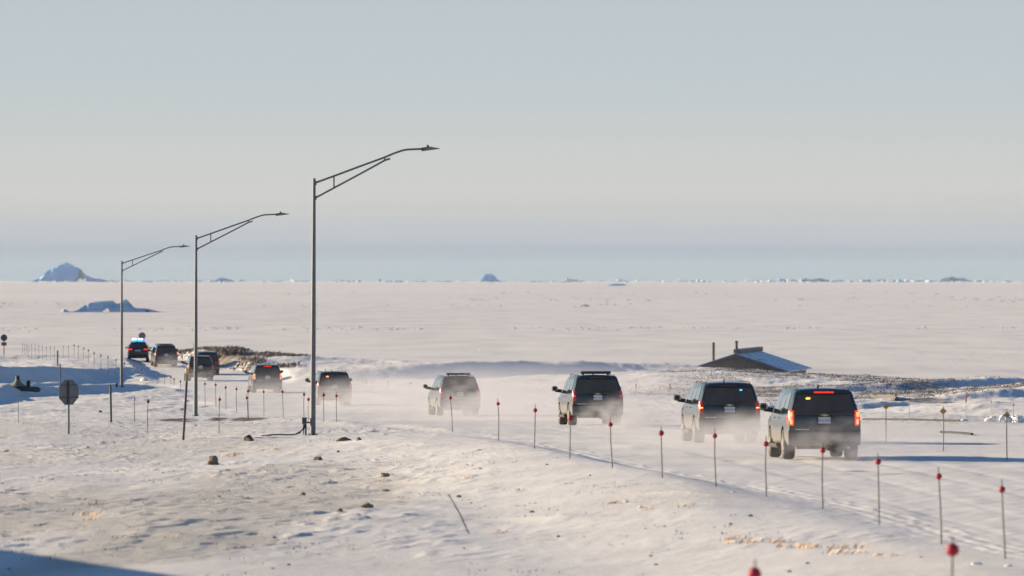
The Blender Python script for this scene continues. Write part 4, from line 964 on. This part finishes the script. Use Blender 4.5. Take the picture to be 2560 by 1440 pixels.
berg([(1200, V1), (1206, 694), (1211, 687), (1219, 684.5), (1230, 685), (1238, 690), (1243, 699), (1256, V1)], D1, V1, 60, 'small rounded blue iceberg on the horizon near the middle', seed=8)
berg([(526, V1), (542, 700), (546, 696), (553, 694), (560, 694.5), (566, 696), (576, 699), (590, V1)], D1, V1, 60, 'low blocky iceberg on the horizon right of the second lamp', seed=12)
berg([(1400, V1), (1412, 699), (1417, 692), (1423, 698), (1440, 698), (1455, V1)], D1, V1, 60, 'small iceberg with a sharp tip on the horizon', seed=15, mat_='chunk')
berg([(1990, V1), (2006, 697), (2013, 694), (2020, 699), (2035, 697), (2050, 695), (2062, 698), (2080, V1)], D1, V1, 80, 'white low iceberg on the horizon right of centre', seed=18, mat_='berg_near')
berg([(2340, V1), (2356, 695), (2368, 692), (2380, 691), (2392, 696), (2408, 694), (2425, V1)], D1, V1, 80, 'white broken iceberg on the right horizon', seed=22, mat_='berg_near')
D2 = 20*F/(780-HZ); 
berg([(152, 780), (158, 776), (164, 772), (166, 776), (172, 779), (184, 778), (200, 772), (212, 765), (226, 757), (240, 753), (262, 752), (285, 751), (292, 757), (299, 759), (306, 755), (313, 748.5), (319, 748), (326, 755), (333, 767), (345, 770), (368, 771), (385, 775), (396, 778.5), (405, 780)], D2, 780, 26, 'low blue iceberg frozen in the nearer sea ice on the left', seed=5, mat_='berg_near')
D3 = 20*F/(766-HZ)
berg([(1444, 766), (1452, 763), (1459, 759), (1466, 762), (1478, 766)], D3, 766, 8, 'tiny white ice lump alone on the middle sea ice', seed=7, mat_='chunk')
D4 = 20*F/(714-HZ)
berg([(1516, 714), (1530, 710), (1541, 709), (1550, 711), (1556, 709), (1566, 713), (1580, 714)], D4, 714, 40, 'flat ice ridge just below the horizon', seed=9)
# rubble strip along the horizon and pressure ridges on the ice
def rubble(name, items, label, m='chunk'):
    mb = MB(); rg = random.Random(3)
    for (x, y, w, h, dp_) in items:
        k = rg.randint(5, 7); o_ = len(mb.v); vs = []
        for i in range(k):
            a = 2*math.pi*i/k+rg.uniform(-.3, .3); vs.append((x+math.cos(a)*w/2*rg.uniform(.7, 1), y+math.sin(a)*dp_/2, -20.2))
        tp = [(v[0]*.0+x+(v[0]-x)*rg.uniform(.3, .8), y+(v[1]-y)*rg.uniform(.3, .8), -20+h*rg.uniform(.6, 1.05)) for v in vs]
        mb.add(vs+tp, [tuple(range(k, 2*k))]+[(i, (i+1) % k, k+(i+1) % k, k+i) for i in range(k)])
    me = bpy.data.meshes.new(name); me.from_pydata(mb.v, [], mb.f)
    bm = bmesh.new(); bm.from_mesh(me); bmesh.ops.recalc_face_normals(bm, faces=bm.faces); bm.to_mesh(me); bm.free()
    me.materials.append(M[m]); o = bpy.data.objects.new(name, me); COL.objects.link(o); tag(o, label, 'ice', kind='stuff')
it = []; rg = random.Random(21)
for _ in range(1500):
    u = rg.uniform(-400, 2960); dens = .35+.65*(u > 1650)+.45*math.exp(-((u-480)/120)**2)+.5*math.exp(-((u-1010)/90)**2)+.3*math.exp(-((u-820)/60)**2)
    if rg.random() > dens*.55 or (-60 < u < 60): continue
    y = rg.uniform(24000, 31500); s = F/y
    hp = abs(rg.gauss(0, 1))**1.8*(1.7 if u > 1650 else 1.2)+.4
    if hp > 6: hp = 6
    it.append(((u-1280)/s, y, rg.uniform(3, 26)/s, hp/s+1, rg.uniform(5, 30)))
rubble('horizon_ice_rubble', it, 'jagged line of broken ice along the horizon')
rubble('horizon_ice_rubble', [(x+rg.uniform(-60, 60), y+200, w, h*1.05, dp_) for (x, y, w, h, dp_) in it[::2]], 'blocks among the horizon ice with blue shade in their colour', 'berg')  # second set of blocks, shade painted in as blue
it = []
for (v, u0, u1, n, ww, hh) in ((820, -100, 2700, 260, 3.0, .35), (823, 0, 1500, 160, 3.0, .35), (765, 0, 2560, 130, 5, .5), (748, 1100, 2560, 130, 8, .6), (758, -50, 250, 40, 6, .5), (872, 1750, 2600, 165, 1.3, .10), (884, 1900, 2600, 190, 1.3, .10), (898, 2000, 2600, 130, 1.3, .10), (862, 2000, 2600, 110, 1.3, .10), (877, 800, 1500, 50, 1.6, .15), (733, 300, 2500, 90, 9, .7)):
    for _ in range(n):
        vv = v+rg.gauss(0, 2.2 if v < 850 else 5); u = rg.uniform(u0, u1)
        if float(vn(u*.012, v*.1, 4)) < -.15: continue
        y = 20*F/(vv-HZ); s = F/y; it.append(((u-1280)/s, y, rg.uniform(.3, 1)*ww, hh*.7*rg.uniform(.2, 1.1), rg.uniform(.6, 3)))
rubble('pressure_ridge_ice', it, 'thin pressure ridges of broken ice crossing the sea ice', 'ridge_ice')
# ------------------------------------------------------------------ blowing snow
def dust(name, label, loc, size, dens, thr=.43, sc_=2.6, seed=0, rz=0, bias=0.0):
    m = bpy.data.materials.new('blowing_snow'); m.use_nodes = True; N = m.node_tree.nodes; L = m.node_tree.links
    N.remove(N['Principled BSDF']); out = N['Material Output']
    pv = N.new('ShaderNodeVolumePrincipled'); pv.inputs['Color'].default_value = (.72, .70, .74, 1); pv.inputs['Anisotropy'].default_value = 0
    tc = N.new('ShaderNodeTexCoord'); ln_ = N.new('ShaderNodeVectorMath'); ln_.operation = 'LENGTH'; L.new(tc.outputs['Object'], ln_.inputs[0])
    mp = N.new('ShaderNodeMapping'); mp.inputs['Scale'].default_value = (size[0]*.55, size[1]*.3, size[2]*.8); mp.inputs['Location'].default_value = (seed*3.1, seed, 0); L.new(tc.outputs['Object'], mp.inputs[0])
    nz = N.new('ShaderNodeTexNoise'); nz.inputs['Scale'].default_value = sc_; nz.inputs['Detail'].default_value = 4; nz.inputs['Roughness'].default_value = .6; L.new(mp.outputs[0], nz.inputs['Vector'])
    f = N.new('ShaderNodeMapRange'); f.inputs[1].default_value = 1.0; f.inputs[2].default_value = .15; f.inputs[3].default_value = 0; f.inputs[4].default_value = 1; f.interpolation_type = 'SMOOTHSTEP'; L.new(ln_.outputs['Value'], f.inputs[0])
    g = N.new('ShaderNodeMapRange'); g.inputs[1].default_value = thr; g.inputs[2].default_value = thr+.15; g.inputs[3].default_value = .07; g.inputs[4].default_value = 1.35; L.new(nz.outputs['Fac'], g.inputs[0])
    mu = N.new('ShaderNodeMath'); mu.operation = 'MULTIPLY'; L.new(f.outputs[0], mu.inputs[0]); L.new(g.outputs[0], mu.inputs[1])
    m2 = N.new('ShaderNodeMath'); m2.operation = 'MULTIPLY'; m2.inputs[1].default_value = dens*.72; L.new(mu.outputs[0], m2.inputs[0])
    L.new(m2.outputs[0], pv.inputs['Density']); L.new(pv.outputs[0], out.inputs['Volume'])
    o = MB().ball((0, 0, 0), 1, 20).build(name, m); o.location = loc; o.scale = size; o.rotation_euler = (0, 0, rz)
    tag(o, label, 'blowing snow', kind='stuff'); return o
DU = [(0, .45, -1.2, .30, 2.4, 2.8, 1.1, .32, 'blown snow behind the nearest SUV'),
      (1, 1.1, -2.5, .1, 2.6, 4.2, 1.35, .46, 'blown snow behind the SUV with the blue strobe'),
      (2, 1.2, -3.0, .05, 2.7, 5, 1.45, .60, 'snow cloud behind the clear roof-bar SUV'),
      (3, .9, -3.5, .6, 3.6, 6, 2.2, .19, 'thick snow cloud hiding the middle SUV'),
      (4, .4, -4, -.1, 3.2, 7, 2.1, .24, 'snow cloud behind the SUV at the tallest lamp'),
      (5, .2, -4, -.2, 2.6, 7, 1.8, .15, 'thin snow haze behind the braking SUV'),
      (6, .2, -4, -.2, 2.8, 7, 1.6, .13, 'thin snow haze behind the SUV at the second lamp'),
      (8, .6, -3, .2, 1.9, 5, 1.3, .18, 'snow puff behind the right wheel of the racked SUV')]
for k, (ci, dx, dy, dz, sx, sy, sz, dn, lb) in enumerate(DU):
    cx, cy, cz = copies[ci].location
    dust('blowing_snow', lb, (cx+dx, cy+dy, cz+dz), (sx, sy, sz), dn, seed=k+1)
# low drifting layer lying along the road between the middle SUVs
for k, (xx, yy, sx, sy, sz, dn, lb) in enumerate([(1.5, 245, 9, 22, 1.4, .065, 'low drifting snow over the road between the roof-bar SUVs'), (-4.5, 300, 9, 24, 1.9, .07, 'low drifting snow beyond the dust-hidden SUV'),
                                            (-1.0, 380, 22, 40, 2.6, .034, 'faint drifting snow before the blue drift bank'), (7.5, 172, 7, 15, .9, .095, 'low drifting snow around the two nearest SUVs')]):
    dust('drifting_snow', lb, (xx, yy, G(xx, yy)+.3), (sx, sy, sz), dn, seed=20+k, thr=.36)
# ------------------------------------------------------------------ haze
m = bpy.data.materials.new('haze'); m.use_nodes = True; N = m.node_tree.nodes; L = m.node_tree.links; N.remove(N['Principled BSDF'])
pv = N.new('ShaderNodeVolumePrincipled'); pv.inputs['Color'].default_value = (.80, .92, 1, 1); pv.inputs['Density'].default_value = 0.8e-5; L.new(pv.outputs[0], N['Material Output'].inputs['Volume'])
hz = MB().box((0, 14500, 34), (130000, 38000, 110)).build('haze', m, smooth=False); tag(hz, 'cold haze over the far sea ice', kind='stuff')
# ------------------------------------------------------------------ camera, light, sky
cam = bpy.data.cameras.new('Camera'); co = bpy.data.objects.new('Camera', cam); COL.objects.link(co); sc.camera = co
co.location = (0, 0, 0); co.rotation_euler = (R(90), 0, 0); cam.lens = 200; cam.sensor_width = 36; cam.shift_y = -(720-HZ)/2560
cam.clip_start = 1; cam.clip_end = 200000
cam.dof.use_dof = True; cam.dof.focus_distance = 230; cam.dof.aperture_fstop = 2.5
EL, PH = 13.0, 20.0
sv = Vector((-math.cos(R(EL))*math.cos(R(PH)), math.cos(R(EL))*math.sin(R(PH)), math.sin(R(EL))))
sun = bpy.data.lights.new('Sun', 'SUN'); so = bpy.data.objects.new('Sun', sun); COL.objects.link(so)
sun.energy = 4.28; sun.angle = R(.55); sun.color = (1, .835, .58); so.rotation_euler = sv.to_track_quat('Z', 'Y').to_euler(); so.location = (-30, 10, 30)
w = bpy.data.worlds.new('World'); sc.world = w; w.use_nodes = True; N = w.node_tree.nodes; L = w.node_tree.links
bg = N['Background']
EXPO = 1.2
sky = N.new('ShaderNodeTexSky'); sky.sky_type = 'NISHITA'; sky.sun_disc = False; sky.sun_elevation = R(EL); sky.sun_rotation = math.atan2(sv.x, sv.y)
sky.air_density = 1.2; sky.dust_density = .6; sky.ozone_density = 2
sm = N.new('ShaderNodeMix'); sm.data_type = 'RGBA'; sm.blend_type = 'MULTIPLY'; sm.inputs[0].default_value = 1; sm.inputs[7].default_value = (.029, .0395, .056, 1); L.new(sky.outputs[0], sm.inputs[6])
tc = N.new('ShaderNodeTexCoord'); sp = N.new('ShaderNodeSeparateXYZ'); L.new(tc.outputs['Generated'], sp.inputs[0])
mp = N.new('ShaderNodeMapping'); mp.inputs['Scale'].default_value = (6, 6, 330); L.new(tc.outputs['Generated'], mp.inputs[0])
nz = N.new('ShaderNodeTexNoise'); nz.inputs['Scale'].default_value = 1; nz.inputs['Detail'].default_value = 4; L.new(mp.outputs[0], nz.inputs['Vector'])
# streaks shift the lookup height a little, only close to the horizon
o1 = N.new('ShaderNodeMath'); o1.operation = 'MULTIPLY_ADD'; o1.inputs[1].default_value = .0085; o1.inputs[2].default_value = -.0042; L.new(nz.outputs['Fac'], o1.inputs[0])
o2 = N.new('ShaderNodeMath'); o2.operation = 'ADD'; L.new(sp.outputs[2], o2.inputs[0]); L.new(o1.outputs[0], o2.inputs[1])
mr = N.new('ShaderNodeMapRange'); mr.inputs[1].default_value = 0; mr.inputs[2].default_value = .06; L.new(o2.outputs[0], mr.inputs[0])
cr = N.new('ShaderNodeValToRGB'); el = cr.color_ramp.elements
def lin(c): return tuple((((x/255+.055)/1.055)**2.4)/2**EXPO for x in c)+(1,)
stops = [(0, (164, 176, 186)), (.05, (168, 178, 189)), (.09, (176, 183, 192)), (.13, (187, 191, 197)), (.19, (198, 199, 198)), (.26, (205, 205, 202)), (.40, (200, 204, 203)), (.60, (192, 201, 205)), (.80, (189, 198, 202)), (1, (180, 192, 197))]
el[0].position = 0; el[0].color = lin(stops[0][1]); el[1].position = 1; el[1].color = lin(stops[-1][1])
for p, c in stops[1:-1]:
    e = el.new(p); e.color = lin(c)
L.new(mr.outputs[0], cr.inputs[0])
bl = N.new('ShaderNodeMapRange'); bl.inputs[1].default_value = .06; bl.inputs[2].default_value = .16; bl.interpolation_type = 'SMOOTHSTEP'; L.new(sp.outputs[2], bl.inputs[0])
mx = N.new('ShaderNodeMix'); mx.data_type = 'RGBA'; L.new(bl.outputs[0], mx.inputs[0]); L.new(cr.outputs[0], mx.inputs[6]); L.new(sm.outputs[2], mx.inputs[7])
L.new(mx.outputs[2], bg.inputs['Color']); bg.inputs['Strength'].default_value = 1
sc.view_settings.view_transform = 'Standard'; sc.view_settings.look = 'None'; sc.view_settings.exposure = EXPO; sc.view_settings.gamma = 1
sc.cycles.max_bounces = 6; sc.cycles.volume_bounces = 1; sc.cycles.use_denoising = True; sc.cycles.volume_step_rate = 1.5; sc.cycles.volume_max_steps = 96
sc.cycles.sample_clamp_indirect = 4
